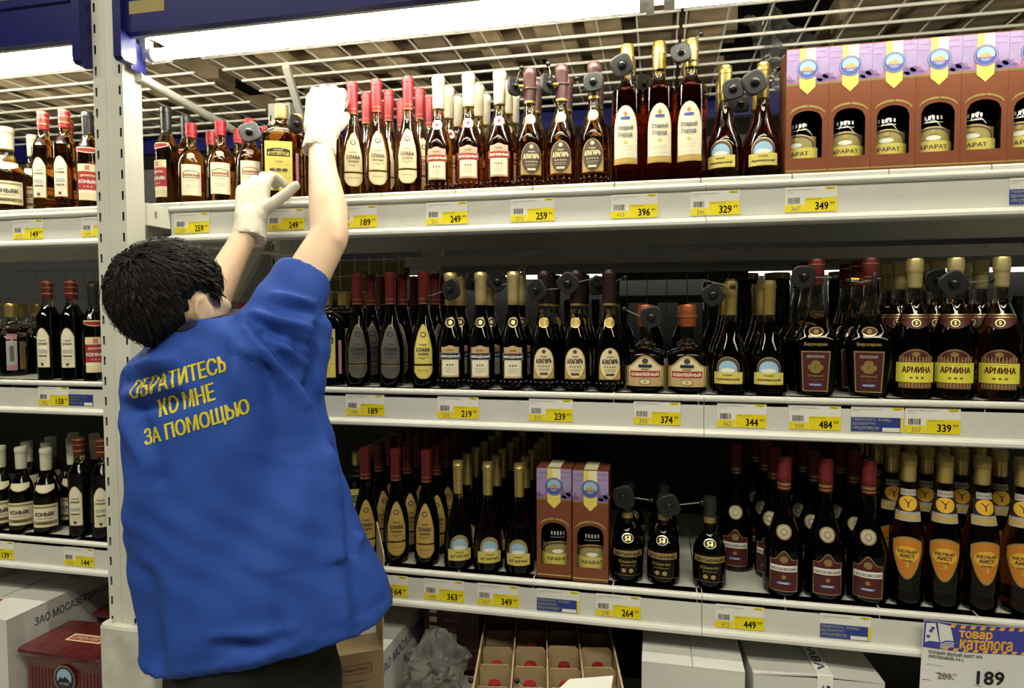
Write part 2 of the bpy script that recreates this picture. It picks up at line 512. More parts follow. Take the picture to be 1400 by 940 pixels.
def wire_grid(name, label, x0, x1, z0, z1, y, dx, dz, r, m, cat='wire mesh'):
    t = thing(name, label, cat, (x0, y, z0))
    nx = int(round((x1 - x0) / dx)); nz = int(round((z1 - z0) / dz))
    va = MB(); va.tube([(0, 0, 0), (0, 0, z1 - z0)], r, m, 5); va = va.mesh('upright_wire')
    ha = MB(); ha.tube([(0, 0, 0), (x1 - x0, 0, 0)], r, m, 5); ha = ha.mesh('cross_wire')
    for k in range(nx + 1):
        place('upright_wire', va, t, (k * dx, 0, 0))
    for k in range(nz + 1):
        place('cross_wire', ha, t, (0, -2 * r, k * dz))
    return t
wire_grid('wire_divider', 'white wire mesh divider at the back of the left bay', -2.95, -1.36, 1.36, 1.675, 0.612, 0.045, 0.105, 0.0016, 'wire_grey')
wire_grid('wire_divider', 'white wire mesh divider behind the raised forearms', -1.24, -0.78, 1.36, 1.70, 0.612, 0.054, 0.055, 0.0018, 'wire_white')
t = thing('divider_rail', 'dark barred divider behind the copper-capped flasks', 'rail', (0.06, 0.72, 1.55))
for z in (0.0, 0.075):
    mb = MB(); mb.box(-0.22, 0.22, -0.006, 0.006, z - 0.012, z + 0.012, 'rail_dark'); mb.build('bar', t)
rod = MB(); rod.tube([(0, 0, -0.1), (0, 0, 0.08)], 0.0016, 'wire_grey', 5); rod = rod.mesh('rod')
for k in range(6):
    place('rod', rod, t, (-0.16 + 0.064 * k, -0.008, 0))
# green packets behind the mesh
mb = MB()
mb.box(-0.20, 0.20, 0.0, 0.05, 0.0, 0.13, 'box_green')
f = front(0, 0, 0)(0.0008)
put_text(mb, 'BORG', 'ink_pale', f, -0.10, 0.085, 0.11, 0.03)
n = 16
for k in range(n):
    a0, a1 = 2 * math.pi * k / n, 2 * math.pi * (k + 1) / n
    fpoly(mb, 'ink_pale', f, [(0.06 + r_ * math.cos(a), 0.07 + r_ * math.sin(a)) for r_, a in ((0.042, a0), (0.045, a0), (0.045, a1), (0.042, a1))])
tag(mb.build('display_carton', None, (-1.06, 0.66, 1.555)), 'green printed carton behind the wire mesh between the raised arms', 'carton')
mb = MB(); mb.box(-0.28, 0.26, -0.03, 0.08, -0.24, 0.0, 'dark_back')
tag(mb.build('storage_crate', None, (-1.06, 0.69, 1.553)), 'dark crate carrying the green carton behind the mesh', 'crate')

# added glowing strip stands in for the bright store beyond the rack
t = thing('aisle_bright_strip', 'added glowing strip standing in for the bright next aisle under the top shelf', 'lamp', (0, 3.1, 1.79))
mb = MB(); mb.box(-2.6, 3.0, -0.03, 0.05, -0.035, 0.0, 'aisle_glow'); mb.build('tube', t)  # plain glowing bar in place of the bright background
mb = MB(); mb.box(-2.6, 3.0, -0.05, 0.07, 0.001, 0.05, 'rail_dark'); mb.build('strip_cover', t)
mb = MB(); mb.box(-2.7, 3.1, 0.08, 0.5, -1.83, 0.15, 'ink_black')
tag(mb.build('far_rack', None, (0, 3.12, 1.83)), 'dark rack of the next aisle behind the shelves', 'rack')

# ------------------------------------------------------------------ overhead mesh
def mesh_panel(label, x0, x1, xs, ys, z=2.25):
    t = thing('mesh_panel', label, 'mesh panel', (x0, 0, z))
    lw = MB(); lw.tube([(0, 0, 0), (x1 - x0, 0, 0)], 0.0042, 'wire_white', 6); lw = lw.mesh('long_wire')
    cw = MB(); cw.tube([(0, ys[0] - 0.02, 0), (0, ys[-1] + 0.02, 0)], 0.0027, 'wire_white', 6); cw = cw.mesh('cross_wire')
    for y in ys:
        place('long_wire', lw, t, (0, y, 0))
    for x in xs:
        place('cross_wire', cw, t, (x - x0, 0, 0.0062))
    return t
YS = [0.021 + 0.0953 * k for k in range(10)]
mesh_panel('white overhead wire mesh panel above the left bay', -2.75, -1.402, [-1.43 - 0.103 * k for k in range(13)], YS)
mesh_panel('white overhead wire mesh panel between the strip lamp and the gold-capped bottles', -1.302, 0.050, [0.045 - 0.1028 * k for k in range(14)], YS)
mesh_panel('white overhead wire mesh panel above the gift cartons', 0.058, 1.30, [0.066 + 0.1028 * k for k in range(12)], YS)

# wooden pallets lying on the mesh, boards along the depth of the rack
def pallet(label, x0, n, pitch, wdt, zb, dark, y0=-0.02, y1=0.94):
    t = thing('pallet', label, 'pallet', (x0, 0, zb))
    for k in range(n):
        mb = MB()
        ww = wdt * random.uniform(0.85, 1.1)
        mb.box(0, ww, y0 + random.uniform(0, .03), y1, 0, 0.020, 'board_wood_dark' if random.random() < dark else 'board_wood')
        mb.build('board', t, (k * pitch, 0, random.uniform(0, 0.002)))
    for y in (0.10, 0.45, 0.84):
        mb = MB(); mb.box(-0.01, n * pitch, y, y + 0.09, 0.024, 0.10, 'board_wood_dark'); mb.build('stringer', t)
    for k in range(int(n * pitch / 0.16)):
        mb = MB(); mb.box(0, 0.13, y0, y1, 0.102, 0.122, 'board_wood'); mb.build('top_board', t, (k * 0.16, 0, 0))
    return t
pallet('wooden pallet on the mesh over the left bay', -2.7, 9, 0.142, 0.100, 2.262, 0.35)
pallet('wooden pallet on the mesh right of the post', -1.33, 6, 0.165, 0.085, 2.262, 0.4)
pallet('wooden pallet on the mesh over the white-capped bottles', -0.33, 4, 0.135, 0.095, 2.262, 0.5)
pallet('wooden pallet on the mesh over the gift cartons', 0.48, 6, 0.15, 0.12, 2.262, 0.5)

# rear blue canopy board, seen under and through the mesh
mb = MB(); mb.box(-3.0, 1.8, 0.0, 0.02, -0.06, 0.05, 'blue_paint')
mb.box(-3.0, 1.8, -0.03, 0.0, -0.063, -0.056, 'blue_paint')
tag(mb.build('canopy_board', None, (0, 0.97, 2.255)), 'blue canopy board on the far face of the rack', 'board')

# ------------------------------------------------------------------ front canopies with strip lamps
def canopy(label, x0, x1, ends, tx0, tx1, plate=None):
    t = thing('lamp_canopy', label, 'lamp', ((x0 + x1) / 2, -0.15, 2.155))
    cx, cy, cz = t.location
    P = lambda pr: [(y - cy, z - cz) for y, z in pr]
    mb = MB(); mb.prism_x(P([(-0.160, 2.162), (-0.150, 2.157), (-0.060, 2.192), (-0.060, 2.200), (-0.146, 2.168), (-0.152, 2.172), (-0.152, 2.268), (-0.158, 2.272), (-0.166, 2.268), (-0.166, 2.250), (-0.160, 2.246)]), x0 - cx, x1 - cx, 'blue_paint')
    mb.build('fascia', t)
    for xe in ends:
        mb = MB(); mb.prism_x(P([(-0.175, 2.105), (-0.168, 2.098), (-0.135, 2.098), (-0.13, 2.105), (-0.13, 2.30), (-0.175, 2.30)]), xe - 0.011 - cx, xe + 0.011 - cx, 'blue_paint'); mb.build('end_cap', t)
    mb = MB(); mb.prism_x(P([(-0.146, 2.158), (-0.143, 2.154), (-0.10, 2.176), (-0.055, 2.180), (-0.020, 2.178), (0.0, 2.172), (0.001, 2.176), (-0.02, 2.186), (-0.055, 2.190), (-0.10, 2.184)]), x0 + 0.02 - cx, x1 - 0.02 - cx, 'lamp_white')
    mb.build('reflector', t)
    mb = MB(); mb.tube([(tx0 + 0.02 - cx, -0.080 - cy, 2.141 - cz), (tx1 - 0.02 - cx, -0.080 - cy, 2.141 - cz)], 0.0135, 'tube_glow', 14); mb.build('tube', t)
    for xe, s_ in ((tx0, 1), (tx1, -1)):
        mb = MB(); mb.tube([(xe - cx, -0.080 - cy, 2.141 - cz), (xe + 0.022 * s_ - cx, -0.080 - cy, 2.141 - cz)], 0.0155, 'lamp_white', 12)
        mb.box(xe - 0.008 - cx, xe + 0.008 - cx, -0.093 - cy, -0.067 - cy, 2.123 - cz, 2.178 - cz, 'lamp_white'); mb.build('lamp_holder', t)
    if plate:
        mb = MB(); mb.box(plate[0] - cx, plate[1] - cx, -0.1605 - cy, -0.159 - cy, 2.203 - cz, 2.232 - cz, 'olive_lab'); mb.build('name_plate', t)['label'] = 'small dull olive plate on the blue board'
    return t
t = canopy('blue canopy with glowing strip lamp above the long top shelf', -1.240, 1.60, [-1.232], -1.235, -0.020, (-1.210, -1.115))
cx, cy, cz = t.location
mb = MB(); mb.tube([(0.03 - cx, -0.080 - cy, 2.141 - cz), (1.2 - cx, -0.080 - cy, 2.141 - cz)], 0.0135, 'tube_dim', 14); mb.build('tube', t)
mb = MB(); mb.tube([(0.008 - cx, -0.080 - cy, 2.141 - cz), (0.030 - cx, -0.080 - cy, 2.141 - cz)], 0.0155, 'lamp_white', 12); mb.build('lamp_holder', t)
mb = MB(); mb.box(-1.2405 - cx, -1.2375 - cx, -0.128 - cy, -0.082 - cy, 2.092 - cz, 2.158 - cz, 'blue_paint'); mb.build('end_plate', t)
canopy('blue canopy with glowing strip lamp above the left bay', -3.0, -1.350, [-1.347], -2.62, -1.400)

# round brace rod from the post back to the far upright, and a flat strut below
mb = MB(); mb.tube([(-1.246, -0.10, 2.085), (-1.375, 0.45, 2.114)], 0.0125, 'wire_white', 12)
tag(mb.build('brace_rod'), 'round white brace rod slanting back from the post under the mesh', 'rod')
mb = MB(); mb.tube([(-1.085, 0.30, 2.243), (-1.175, 0.56, 2.135)], 0.014, 'wire_white', 4)
tag(mb.build('grey_strut'), 'grey flat strut hanging under the mesh behind the raised glove', 'strut')
mb = MB(); mb.add([(-1.155, 0.29, 1.7922), (-1.105, 0.29, 1.7922), (-1.27, 0.29, 1.545), (-1.32, 0.29, 1.545), (-1.155, 0.315, 1.7922), (-1.105, 0.315, 1.7922), (-1.27, 0.315, 1.545), (-1.32, 0.315, 1.545)],
                 [(0, 1, 2, 3), (4, 7, 6, 5), (0, 4, 5, 1), (1, 5, 6, 2), (2, 6, 7, 3), (3, 7, 4, 0)], 'white_paint')
tag(mb.build('shelf_strut'), 'white slanting strut under the top shelf behind the left forearm', 'strut')
mb = MB(); mb.tube([(-1.374, 0.3, 1.715), (-1.02, 0.3, 1.676)], 0.006, 'white_paint', 8)
tag(mb.build('tie_rod'), 'thin white tie rod under the top shelf beside the slanting strut', 'rod')

# crumpled clear film caught in the mesh, and a scrap under the top shelf
def film(label, c, du, dv, w_, h_, nu, nv, amp, m='film', seed=1):
    rnd = random.Random(seed)
    du, dv = Vector(du), Vector(dv)
    nn = du.cross(dv).normalized()
    vs_, fs_ = [], []
    for j in range(nv + 1):
        for i in range(nu + 1):
            a, b = i / nu - 0.5, j / nv - 0.5
            wob = 1 + 0.25 * math.sin(5 * b + seed)
            vs_.append(du * (a * w_ * wob + rnd.uniform(-1, 1) * w_ * 0.05) + dv * (b * h_ + rnd.uniform(-1, 1) * h_ * 0.03) + nn * (amp * (math.sin(9 * a + 4 * b + seed) * 0.6 + rnd.uniform(-1, 1) * 0.7)))
    for j in range(nv):
        for i in range(nu):
            k = j * (nu + 1) + i
            fs_ += [(k, k + 1, k + nu + 2), (k, k + nu + 2, k + nu + 1)]
    mb = MB(); mb.add(vs_, fs_, m)
    return tag(mb.build('plastic_film', None, c), label, 'plastic film')
film('crumpled clear plastic film caught in the mesh left of the gift cartons', (0.36, 0.50, 2.22), (0.75, 0.25, 0.35), (-0.55, 0.1, 0.8), 0.16, 0.34, 12, 18, 0.03, seed=3)
film('scrap of clear film hanging under the top shelf', (-0.40, 0.50, 1.668), (1, 0, 0), (0.35, 0, 1), 0.04, 0.075, 8, 8, 0.006, seed=5)
# ------------------------------------------------------------------ bottles
def catmull(P, sub=3):
    """smooth a (z, r) profile; a repeated point keeps a corner"""
    out = []
    n = len(P)
    for i in range(n - 1):
        p0, p1, p2, p3 = P[max(i - 1, 0)], P[i], P[i + 1], P[min(i + 2, n - 1)]
        if p1 == p2:
            continue
        for k in range(sub):
            t = k / sub
            q = []
            for d in range(2):
                a, b, c, e = p0[d], p1[d], p2[d], p3[d]
                q.append(0.5 * (2 * b + (c - a) * t + (2 * a - 5 * b + 4 * c - e) * t * t + (3 * b - a - 3 * c + e) * t ** 3))
            out.append(tuple(q))
    out.append(P[-1])
    return out
def dbl(P):
    r = []
    for p in P:
        r += [p[:2]] * (2 if len(p) == 3 else 1)
    return r

SHAPES = {
    'rect': (lambda t: 1, lambda t: 0),
    'oval': (lambda t: .5 + .5 * math.sqrt(max(0, 1 - t * t)), lambda t: .5 - .5 * math.sqrt(max(0, 1 - t * t))),
    'arch': (lambda t: .72 + .28 * math.sqrt(max(0, 1 - t * t)), lambda t: 0),
    'arch2': (lambda t: .5 + .5 * math.sqrt(max(0, 1 - t * t)), lambda t: 0),
    'gothic': (lambda t: 1 - .62 * abs(t) ** 1.7, lambda t: 0),
    'tongue': (lambda t: 1, lambda t: .55 * abs(t) ** 3),
    'dome': (lambda t: 1 - .22 * t * t, lambda t: 0),
    'hump': (lambda t: .66 + .34 * max(0, math.cos(t * 2.0)) ** 1.3, lambda t: .08 * (1 - t * t)),
    'shield': (lambda t: 1 - .12 * t * t, lambda t: .62 * abs(t) ** 2.0),
    'collar': (lambda t: 1, lambda t: .45 * t * t),
    'wave': (lambda t: 1, lambda t: .06 * math.cos(t * 14)),
    'ogee': (lambda t: .89 + .11 * math.cos(math.pi * min(1, abs(t) * 1.5)), lambda t: 0),
}
class Kind:
    def __init__(k, name, prof, cap, capmat, glassm, neckm, liquid, labels, bands=(), n=2, ratio=1.0, neck=(), sub=3, ribs=(), bumps=None, seg=28):
        k.name, k.n, k.ratio = name, n, ratio
        P = catmull(dbl(prof), sub)
        k.P = P
        k.h = cap[-1][0]
        mb = MB()
        nz = lambda z: 2 + (n - 2) * max(0.0, min(1.0, (prof[-1][0] - 0.02 - z) / 0.05)) if n > 2 else 2
        ry = lambda z, r: r * (ratio + (1 - ratio) * max(0.0, min(1.0, 1 - (r - prof[-1][1]) / (prof[2][1] - prof[-1][1])))) if ratio < 1 else r
        k.nz, k.ry = nz, ry
        low = [p for p in P if p[0] <= liquid]
        hi = [p for p in P if p[0] >= liquid]
        if not low or not hi or low[-1] != hi[0]:
            low.append((liquid, k.rad(liquid))); hi.insert(0, low[-1])
        full = [(z, r, ry(z, r), nz(z)) for z, r in low] + [(z, r, ry(z, r), nz(z)) for z, r in hi[1:]]
        mb.loft(full, glassm, seg)
        iN = mb.mi(neckm)
        nlow = len(low) - 1
        for i in range(nlow * seg, (len(full) - 1) * seg):
            mb.m[i] = iN
        if bumps:
            z0, z1, cnt, rr = bumps
            for q in range(cnt):
                a = 2 * math.pi * q / cnt
                r_ = k.rad((z0 + z1) / 2)
                mb.ball((r_ * math.cos(a), r_ * math.sin(a), (z0 + z1) / 2), (rr, rr, (z1 - z0) / 2), glassm, 6, 4)
        for z0, z1, ex in ribs:
            k_r = k.rad((z0 + z1) / 2)
            mb.lathe([(z0, k_r - 0.001), (z0 + .001, k_r + ex), (z1 - .001, k_r + ex), (z1, k_r - 0.001)], glassm, seg)
        k.glass = mb.mesh('glass')
        mb = MB()
        mb.lathe(cap, capmat, 18)
        for z0, z1, m in bands:
            r_ = np.interp((z0 + z1) / 2, [c[0] for c in cap], [c[1] for c in cap]) + 0.0003
            mb.lathe([(z0, r_), (z1, r_)], m, 18)
        k.cap = mb.mesh('cap')
        k.lab = k.print(labels)
        k.neck = k.print(neck) if neck else None
    def rad(k, z):
        return float(np.interp(z, [p[0] for p in k.P], [p[1] for p in k.P]))
    def surf(k, off):
        def fn(u, v):
            r = k.rad(v)
            if k.n == 2:
                a = u / r
                return ((r + off) * math.sin(a), -(r + off) * math.cos(a), v)
            nn = k.nz(v)
            q = min(0.999, abs(u / r))
            return (u, -(k.ry(v, r) * (1 - q ** nn) ** (1 / nn) + off), v)
        return fn
    def print(k, layers):
        mb = MB()
        off = 0.0006
        for iL, L in enumerate(layers):
            off += 0.0003 if iL < 6 else 0.00008
            fn = k.surf(off)
            if L[0] == 'T':
                _, s, m, u, v, wd, ht = L[:7]
                put_text(mb, s, m, fn, u, v, wd, ht, L[7] if len(L) > 7 else 0.01)
            else:
                sh, m, u, v0, wd, ht = L[:6]
                taper = L[6] if len(L) > 6 else 1.0     # bottom width / top width
                tp, bt = SHAPES[sh]
                nc, nr = 12, 5
                vs_, fs_ = [], []
                for j in range(nr + 1):
                    for i in range(nc + 1):
                        t = -1 + 2 * i / nc
                        if sh in ('oval', 'arch', 'arch2'):
                            t = math.sin(t * math.pi / 2)
                        a, b = bt(t), tp(t)
                        f_ = a + (b - a) * j / nr
                        ws = taper + (1 - taper) * f_
                        vs_.append(fn(u + t * wd / 2 * ws, v0 + f_ * ht))
                for j in range(nr):
                    for i in range(nc):
                        q = j * (nc + 1) + i
                        fs_.append((q, q + 1, q + nc + 2, q + nc + 1))
                mb.add(vs_, fs_, m, True)
        return mb.mesh('label')
    def make(k, loc, rz, label, group=None, name='bottle', z_scale=1.0, cat='bottle'):
        t = thing(name, label, cat, loc, rz, group)
        place('glass_body', k.glass, t)
        place('cap', k.cap, t)
        if len(k.lab.polygons):
            place('label', k.lab, t)
        if k.neck:
            place('neck_label', k.neck, t)
        if z_scale != 1.0:
            t.scale = (1, 1, z_scale)
        return t

def ring(sh, outer, inner, u, v0, wd, ht, b=0.0012):
    """a bordered shape"""
    return [(sh, outer, u, v0, wd, ht), (sh, inner, u, v0 + b, wd - 2 * b, ht - 2 * b)]
def lines(m, u, v, widths, gap, ht=0.0008):
    return [('rect', m, u, v - i * gap, w_, ht) for i, w_ in enumerate(widths)]
C3 = True
K = {}
# --- tall bottle with a tapering belly and a split arched label
SL = [(0.0, .027, C3), (.004, .0305), (.05, .0322), (.10, .0315), (.14, .0255), (.17, .0175), (.20, .0125), (.235, .0115), (.262, .0115)]
def slava(name, capm, field, border, ink, glassm, neckm, capz=.205):
    lab = [('gothic', border, 0, .058, .047, .098), ('gothic', field, 0, .0595, .0435, .094), ('tongue', border, 0, .022, .047, .033), ('tongue', field, 0, .0235, .0435, .030),
           ('oval', ink, 0, .124, .013, .013), ('oval', field, 0, .1265, .008, .008), ('T', 'СЛАВА', ink, 0, .094, .031, .0085, .010), ('T', 'КОНЬЯК', ink, 0, .106, .016, .003), ('T', 'ОСОБАЯ', ink, 0, .083, .024, .005, .008), ('T', '* * * * *', ink, 0, .043, .022, .003)] + lines(ink, 0, .074, (.026, .008), .003)
    K[name] = Kind(name, SL, [(capz, .0128), (.248, .0132), (.270, .0136), (.271, .0146), (.279, .0146), (.280, .0136), (.285, .0132)], capm, glassm, neckm, .178, lab, bands=[(capz + .001, capz + .003, 'gold_dim'), (capz + .012, capz + .0135, 'gold_dim')])
slava('slava_red', 'cap_red', 'cream', 'gold_foil', 'brown_lab', 'glass_amber', 'neck_amber')
slava('slava_grey', 'cap_maroon', 'grey_lab', 'gold_dim', 'ink_black', 'glass_black', 'neck_dark')
slava('slava_yellow', 'cap_maroon', 'yellow_lab', 'gold_foil', 'brown_lab', 'glass_black', 'neck_dark')
slava('slava_brown', 'cap_maroon', 'ochre', 'gold_foil', 'brown_lab', 'glass_black', 'neck_dark')
# --- round bottle with faceted base, medallion and square or oval label
ZV = [(0.0, .028, C3), (.003, .0315), (.012, .0320), (.030, .0335), (.10, .0335), (.118, .0325), (.140, .0265), (.165, .0185), (.185, .0140), (.205, .0128), (.255, .0128)]
def zvezd(name, capm, banner, seal, seal_ink, field, field2, bands, glassm, neckm):
    lab = [('rect', field, 0, .028, .044, .072), ('ogee', field, 0, .086, .044, .019), ('rect', field2, 0, .032, .038, .040), ('rect', 'gold_foil', 0, .0705, .052, .0165), ('rect', banner, 0, .072, .050, .0135), ('T', 'ЗВЕЗДНЫЙ', 'white_lab', 0, .0787, .045, .0072, .008),
           ('T', 'КОНЬЯК', 'brown_lab', 0, .0935, .016, .003), ('T', '* * *', banner, 0, .058, .016, .005, .008)] + lines('ink_pale', 0, .050, (.026, .022, .026), .0045)
    nk = [('oval', 'gold_foil' if 'gold' in capm else 'white_lab', 0, .148, .024, .024), ('oval', seal, 0, .150, .019, .020), ('oval', seal_ink, 0, .155, .009, .010)]
    K[name] = Kind(name, ZV, [(.202, .0138), (.225, .0146), (.262, .0150), (.264, .0162), (.276, .0162), (.278, .0150), (.281, .0140)], capm, glassm, neckm, .150, lab, bands, neck=nk, bumps=(.004, .022, 14, .0045))
zvezd('zvezd_white', 'cap_white', 'red_lab', 'white_lab', 'red_lab', 'salmon', 'cream_pale', [(.203, .205, 'gold_foil'), (.260, .2615, 'gold_foil')], 'glass_amber', 'neck_amber')
zvezd('zvezd_gold', 'cap_gold_pale', 'navy_lab', 'navy_lab', 'gold_foil', 'tan', 'cream_pale', [(.203, .212, 'gold_foil'), (.245, .247, 'olive_lab')], 'glass_black', 'neck_dark')
def alagir(name, capm, field, edge, ink, seal, back, glassm, neckm):
    lab = [('rect', edge, 0, .028, .052, .034), ('rect', back, 0, .0295, .050, .030), ('oval', edge, 0, .028, .049, .074), ('oval', field, 0, .0297, .0455, .0706), ('oval', ink, 0, .0875, .009, .009), ('T', 'АЛАГИРЪ', ink, 0, .070, .036, .0105, .010), ('T', 'КОНЬЯК', ink, 0, .0805, .014, .003), ('T', '* * * * *', ink, 0, .0575, .025, .004, .008), ('rect', ink, 0, .0375, .018, .005)] + lines(ink, 0, .051, (.026, .022), .0035, .0006)
    nk = [('oval', 'gold_foil', 0, .147, .024, .024), ('oval', seal, 0, .149, .020, .020)]
    K[name] = Kind(name, ZV, [(.198, .0138), (.230, .0150), (.262, .0154), (.264, .0164), (.276, .0164), (.278, .0150), (.281, .0140)], capm, glassm, neckm, .150, lab, [(.199, .204, 'gold_foil')], neck=nk, bumps=(.004, .022, 14, .0045))
alagir('alagir_dark', 'cap_brown', 'brown_lab', 'gold_foil', 'cream', 'white_lab', 'ochre', 'glass_amber', 'neck_amber')
alagir('alagir_cream', 'cap_dark', 'cream', 'gold_foil', 'brown_lab', 'gold_dim', 'ochre', 'glass_black', 'neck_clear')
# --- tall straight bottle with a long arched label
K['gorod'] = Kind('gorod', [(0, .030, C3), (.003, .0338), (.010, .0345), (.190, .0345), (.205, .0325), (.217, .0255), (.226, .0170), (.236, .0135), (.250, .0130), (.290, .0130)],
    [(.252, .0140), (.270, .0146), (.284, .0150), (.285, .0162), (.291, .0162), (.292, .0150), (.311, .0150), (.314, .0135)], 'cap_gold', 'glass_red', 'neck_clear', .215,
    [('arch2', 'gold_foil', 0, .052, .0560, .118), ('arch2', 'cream_pale', 0, .053, .0530, .1155), ('rect', 'gold_foil', 0, .040, .0560, .014), ('wave', 'ochre', 0, .042, .0530, .010), ('oval', 'orange_lab', 0, .147, .008, .009), ('rect', 'blue_lab', 0, .1395, .020, .005), ('T', 'Старый', 'ink_grey', 0, .120, .034, .0115), ('T', 'Город', 'ink_grey', 0, .105, .030, .0115), ('oval', 'yellow_lab', 0, .087, .008, .006), ('rect', 'ink_pale', 0, .0605, .04, .0006)] + lines('ink_pale', 0, .077, (.034, .028), .006, .0007),
    [(.252, .254, 'gold_dim'), (.268, .270, 'gold_dim')], neck=None or ())
# --- conical ribbed bottle with an arched landscape label
def conic(name, h, r, glassm, word, capm='cap_gold'):
    s = h / .252
    P = [(0, r * .90, C3), (.004 * s, r), (.022 * s, r * .99), (.060 * s, r * .99), (.085 * s, r * .93), (.110 * s, r * .74), (.135 * s, r * .52), (.160 * s, r * .375), (.185 * s, r * .315), (.240 * s, r * .305)]
    lab = [('arch2', 'gold_foil', 0, .034 * s, r * 1.30, .050 * s), ('arch2', 'brown_lab' if 'arm' in name else 'olive_lab', 0, .0355 * s, r * 1.22, .0465 * s), ('arch2', 'sky_lab', 0, .038 * s, r * 1.02, .037 * s), ('oval', 'white_lab', 0, .049 * s, r * .8, .010 * s), ('rect', 'yellow_lab', 0, .024 * s, r * 1.62, .026 * s), ('rect', 'gold_foil', 0, .0235 * s, r * 1.62, .0012), ('T', word, 'brown_lab', 0, .034 * s, r * 1.25, .0065 * s, .008), ('T', 'КОНЬЯК', 'brown_lab', 0, .0435 * s, r * .5, .003 * s)]
    nk = []
    for q in range(5):
        nk.append(('rect', 'silver_foil', (q - 2) * r * .2, .098 * s, r * .10, .007 * s))
    K[name] = Kind(name, P, [(.176 * s, r * .335), (.205 * s, r * .345), (.234 * s, r * .36), (.235 * s, r * .385), (.243 * s, r * .385), (.244 * s, r * .36), (.252 * s, r * .34)], capm, glassm, 'neck_clear', .160 * s, lab, [(.206 * s, .208 * s, 'gold_dim')], ribs=[(.006 * s, .009 * s, .0008), (.012 * s, .015 * s, .0008), (.018 * s, .021 * s, .0008), (.089 * s, .091 * s, .0006)], neck=())
conic('arm_red', .252, .038, 'glass_red', 'Армянский')
conic('arm_dark', .252, .039, 'glass_dark', 'Армянский')
conic('agarak', .262, .036, 'glass_dark', 'АГАРАК', 'cap_gold')
# --- squat round-shouldered bottle, red cap
K['kin'] = Kind('kin', [(0, .032, C3), (.003, .0355), (.010, .036), (.095, .036), (.115, .0345), (.132, .0285), (.145, .019), (.155, .0138), (.168, .0125), (.195, .0125)],
    [(.178, .0138), (.186, .0138), (.1865, .0150), (.196, .0150), (.1965, .0142), (.205, .0142), (.2055, .0150), (.214, .0150), (.216, .013)], 'cap_red', 'glass_amber', 'neck_amber', .138,
    [('rect', 'gold_foil', 0, .020, .051, .082), ('rect', 'cream_pale', 0, .021, .049, .080), ('dome', 'grey_lab', 0, .066, .040, .020), ('dome', 'cream', 0, .0675, .036, .0165), ('T', 'КИНОВСКИЙ', 'red_lab', 0, .074, .037, .0065, .008), ('rect', 'ink_pale', 0, .060, .024, .0012), ('rect', 'ink_pale', 0, .046, .028, .001), ('rect', 'ink_pale', 0, .041, .020, .001)], neck=[('oval', 'salmon', 0, .118, .018, .015)])
# --- square flask, yellow label
def kenig(name, glassm, neckm, capm, z=1.0):
    K[name] = Kind(name, [(0, .043, C3), (.003, .0465), (.010, .0475), (.150, .0475), (.164, .0455), (.178, .0345), (.188, .021), (.196, .0150), (.205, .0142), (.222, .0142)],
        [(.205, .0158), (.209, .0172), (.240, .0172), (.242, .015)], capm, glassm, neckm, .172,
        [('rect', 'gold_foil', -.005, .020, .067, .124), ('rect', 'yellow_lab', -.005, .021, .065, .122), ('dome', 'ink_black', -.005, .106, .056, .021), ('dome', 'yellow_lab', -.005, .1085, .050, .0095), ('T', 'КЕНИГСБЕРГ', 'ink_black', -.005, .1125, .044, .0070, .008), ('T', 'СТАРЫЙ', 'cream', -.005, .1225, .022, .0035, .008), ('T', 'КОНЬЯК', 'ink_grey', -.005, .093, .020, .0035), ('rect', 'ink_grey', -.005, .085, .055, .0006), ('oval', 'brown_lab', -.020, .068, .014, .008), ('oval', 'brown_lab', -.005, .068, .014, .008), ('oval', 'brown_lab', .010, .068, .014, .008), ('rect', 'ink_grey', -.005, .054, .055, .0006), ('rect', 'pink_lab', .040, .030, .007, .085)] + lines('ink_grey', -.005, .045, (.04, .036, .042), .006, .0008),
        [(.206, .208, 'gold_dim'), (.237, .239, 'gold_dim')], n=7, ratio=.62, seg=40)
kenig('kenig', 'glass_amber', 'neck_amber', 'cap_gold_pale')
kenig('kenig_shaded', 'glass_black', 'neck_clear', 'cap_gold')  # same flask for the shaded shelves, their shade put into black glass
# --- slim bottle, red and gold cap, cream upright label
def slim(name, glassm, neckm):
    K[name] = Kind(name, [(0, .027, C3), (.003, .0292), (.010, .0298), (.165, .0298), (.180, .0285), (.197, .0200), (.210, .0142), (.222, .0130), (.250, .0128)],
        [(.228, .0138), (.240, .0142), (.2405, .0150), (.276, .0150), (.279, .014)], 'cap_red' if glassm == 'glass_amber' else 'cap_maroon', glassm, neckm, .200,
        [('dome', 'gold_foil', -.004, .034, .036, .112), ('dome', 'cream_pale', -.004, .0355, .033, .109), ('T', 'Старый', 'ink_grey', -.004, .110, .018, .006), ('T', 'КОНЬЯК', 'brown_lab', -.004, .101, .024, .0055, .008), ('rect', 'ink_pale', -.004, .076, .024, .009), ('T', 'коньяк', 'brown_lab', -.004, .067, .022, .005, .008), ('oval', 'brown_lab', -.004, .0395, .008, .008)] + lines('ink_pale', -.004, .058, (.024, .018, .022), .005),
        [(.2405, .244, 'gold_foil'), (.258, .260, 'gold_foil'), (.272, .2755, 'gold_foil')], ribs=[(.018, .021, .0006), (.026, .029, .0006)], neck=())
slim('slim', 'glass_amber', 'neck_amber')
slim('slim_shaded', 'glass_black', 'neck_clear')  # copy for the lower shelves, shade put into glass and cap colours
